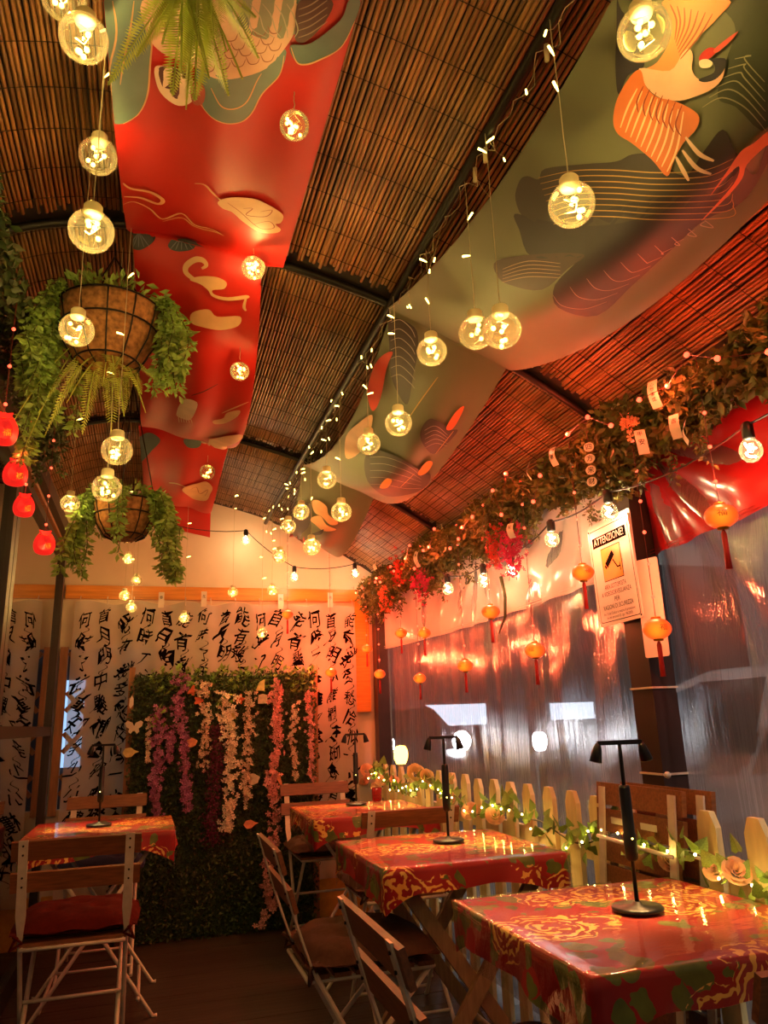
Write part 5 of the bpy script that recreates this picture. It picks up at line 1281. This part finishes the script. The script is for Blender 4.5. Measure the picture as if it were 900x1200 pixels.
for i, (px, py, w_, h, cu, tz, ch, who) in enumerate(((768, 462, .030, .085, .03, .4, '心想事成', 'long curled paper tag high in the garland by the post'), (805, 507, .04, .06, .02, -.6, '大吉', 'short paper tag beside a clear festoon bulb in the garland'), (792, 500, .028, .07, .02, .5, '吉', 'narrow paper tag tucked next to a short paper tag'), (752, 518, .03, .075, .035, .9, '平安', 'curled paper tag above the camera warning sign'),
                                             (650, 535, .028, .07, .03, .3, '如意', 'curled paper tag in the garland above the white valance'), (622, 552, .026, .07, .03, -.5, '喜', 'twisted paper tag left of the round disc pendant'), (490, 655, .03, .09, .04, .4, '福', 'pale curved paper tag in the far garland'), (440, 662, .04, .06, .02, .2, '壽', 'paper tag at the far end of the eave garland'), (600, 622, .03, .06, .03, .5, '安', 'paper tag above the magenta blossom cluster'))):
    paper_strip(px, py, 1.325, w_, h, cu, tz, who, ch)
for i, (px, py, ch) in enumerate(((189, 703, '春'), (239, 702, '花'), (329, 705, '秋'), (387, 703, '月'))):
    c = on_y(px, py, 5.0); b = MB(); b.box((0, 0, 0), (.035, .002, .10)); t = thing('paper_tag', 'small printed card hanging at the curtain top', 'tag', c, 0, 'cards at the curtain top')
    obj('card', b, MT['paper'], t)
    obj('brush_writing', text_mb(ch, .022, Matrix.Translation((0, -.002, .015)) @ Matrix.Rotation(PI/2, 4, 'X')), MT['ink'], t)
t = thing('disc_pendant', 'pendant of four round paper discs with brush characters in the garland', 'pendant', on_x(690, 528, 1.32))
for k, ch in enumerate('四方来财'):
    q = on_x(690+1.2*k, 524+13.5*k, 1.32)-Vector(t.location); m4 = Matrix.Translation(q) @ Matrix.Rotation(.8, 4, 'Z') @ TXW
    b = MB(); b.prism([(.0165*math.cos(a), .0155*math.sin(a)) for a in np.linspace(0, 2*PI, 19)[:-1]], .002, m4); d = obj('disc', b, MT['paper'], t)
    obj('disc_character', text_mb(ch, .022, m4 @ Matrix.Translation((0, 0, .0016))), MT['ink'], d)
b = MB(); b.tube([(0, 0, .02), (0, 0, .10)], .001, 4); obj('cord', b, MT['cordred'], t)
# blossoms in the garland
def cluster(px, py, x, rad, n, r, mat, label, seed):
    rng = np.random.default_rng(seed); c = on_x(px, py, x); t = thing('blossom_cluster', label, 'flowers', c); mb = MB()
    for k in range(n):
        q = rng.normal(0, 1, 3)*np.array([.35, .8, 1.0])*rad; V, F = blossom_verts(q, r*rng.uniform(.7, 1.2), rng.normal(0, 1, 3)+np.array([-1.2, -.6, -.2]), rng); mb.add(V, F)
    obj('blossoms', mb, mat, t, kind='stuff'); b = MB(); b.tube([(0, 0, -rad), (0, 0, rad*.3), (.03, 0, .08)], .003, 5); obj('cluster_stem', b, MT['stem'], t)
cluster(600, 645, 1.345, .055, 170, .012, MT['fl_magenta'], 'magenta blossom cluster in the garland over the white valance', 1)
cluster(578, 640, 1.34, .04, 90, .012, MT['fl_redfl'], 'scarlet blossom cluster touching the magenta one', 2)
cluster(492, 685, 1.345, .05, 110, .013, MT['fl_magenta'], 'crimson blossom cluster at the far part of the garland', 3)
cluster(466, 668, 1.33, .05, 70, .014, MT['fl_redfl'], 'red blossom cluster beside the far crimson one', 4)
cluster(737, 497, 1.325, .018, 14, .018, MT['fl_peach'], 'peach paper blossom in the garland above the warning sign', 5)
cluster(450, 700, 1.33, .05, 60, .014, MT['fl_orange'], 'orange blossom cluster at the garland end by the corner post', 6)
p = [on_x(587, 676, 1.40), on_x(592, 700, 1.40), on_x(592, 722, 1.40), on_x(585, 742, 1.40)]
b = MB(); b.tube([q-p[0] for q in p], [.008, .007, .006, .003], 8); o = obj('dry_stalk', b, MT['stem'], None, True); o.location = p[0]; tag(o, 'curved dry stalk hanging from the garland over the white valance', 'stalk')

# warning sign
SG = thing('warning_sign', 'white video surveillance warning sign headed ATTENZIONE on the brown post', 'sign', (1.438, 2.095, 1.612), 0)
SG.rotation_euler = (0, math.radians(-2), math.radians(-4))
def rrect(w_, h, r, n=5):
    P = []
    for cx_, cy_, a0 in ((w_/2-r, h/2-r, 0), (-w_/2+r, h/2-r, PI/2), (-w_/2+r, -h/2+r, PI), (w_/2-r, -h/2+r, 1.5*PI)):
        for k in range(n+1): a = a0+PI/2*k/n; P.append((cx_+r*math.cos(a), cy_+r*math.sin(a)))
    return P
b = MB(); b.prism(rrect(.265, .335, .012), .004, TXW); obj('sign_board', b, MT['signwhite'], SG)
def flat(name, poly, z, mat, par=SG):
    b = MB(); n = len(poly); b.add([TXW @ Vector((x, y, z)) for x, y in poly], [tuple(range(n))]); return obj(name, b, mat, par)
OUT = rrect(.245, .315, .010); INN = rrect(.240, .310, .009); n = len(OUT)
b = MB(); b.add([TXW @ Vector((x, y, .0026)) for x, y in OUT+INN], [(i, (i+1) % n, n+(i+1) % n, n+i) for i in range(n)]); obj('sign_border', b, MT['ink'], SG)
R_ = lambda w_, h, cx_, cy_: [(cx_-w_/2, cy_-h/2), (cx_+w_/2, cy_-h/2), (cx_+w_/2, cy_+h/2), (cx_-w_/2, cy_+h/2)]
flat('sign_header', R_(.215, .036, 0, .114), .0027, MT['ink']); obj('sign_text', text_mb('ATTENZIONE!', .034, TXW @ Matrix.Translation((0, .114, .0032)), width=.19), MT['signwhite'], SG)
flat('sign_pictogram_edge', R_(.124, .112, 0, .030), .0027, MT['ink']); flat('sign_pictogram', R_(.119, .107, 0, .030), .0030, MT['signyellow'])
cr_, sr_ = math.cos(.62), math.sin(.62)
flat('camera_symbol', [(-.008+x*cr_-y*sr_, .045+x*sr_+y*cr_) for x, y in ((-.034, -.011), (.028, -.011), (.028, .011), (-.034, .011))], .0033, MT['ink'])
flat('camera_symbol', [(-.008+x*cr_-y*sr_, .045+x*sr_+y*cr_) for x, y in ((-.044, -.007), (-.036, -.007), (-.036, .007), (-.044, .007))], .0033, MT['ink'])
flat('camera_symbol', [(.006, .038), (.030, .008), (.046, .008), (.046, -.004), (.050, -.004), (.050, .022), (.046, .022), (.046, .013), (.033, .013), (.010, .041)], .0033, MT['ink'])
for k, (tx, sz, wd) in enumerate((('AREA SOTTOPOSTA', .021, .135), ('A VIDEOSORVEGLIANZA', .021, .185), ('PER', .021, None), ('RAGIONI DI SICUREZZA', .021, .185), ('Art. 13 del Codice in materia di protezione', .0125, .195), ('dei dati personali (D. Lgs. 196/2003)', .0125, .16))):
    obj('sign_text', text_mb(tx, sz, TXW @ Matrix.Translation((0, (-.045, -.067, -.089, -.111, -.131, -.144)[k], .0030)), width=wd), MT['ink'], SG)
for k in (-1, 1):
    b = MB(); b.lathe([(.003, 0), (.003, .002), (.0001, .003)], 10); q = obj('sign_screw', b, MT['iron'], SG); q.matrix_local = TXW @ Matrix.Translation((k*.124, -.159*k, .002))
b = MB(); b.prism(rrect(.262, .33, .012), .003, TXW); o = obj('sign_backing', b, MT['signwhite']); o.location = (1.446, 2.105, 1.632); o.rotation_euler = (0, 0, -.05); tag(o, 'second white placard peeking out above the warning sign', 'sign')
b = MB(); b.prism(rrect(.085, .30, .006), .003, TXW); o = obj('narrow_placard', b, MT['signwhite']); o.location = (1.452, 1.945, 1.472); o.rotation_euler = (0, 0, .3); tag(o, 'narrow blank white placard on the post behind the warning sign', 'sign')
# bands on the post
for i, z in enumerate((1.235, .985)):
    b = MB(); b.box((1.50, 2.05, z), (.094, .114, .006)); o = obj('cable_tie', b, MT['paper']); tag(o, ('upper' if i == 0 else 'lower')+' pale strap tied round the brown post', 'strap')
    if i:
        b = MB(); b.sphere((1.455, 1.975, z), .010, 10, 8); obj('toggle', b, MT['chairmetal'], o, True)
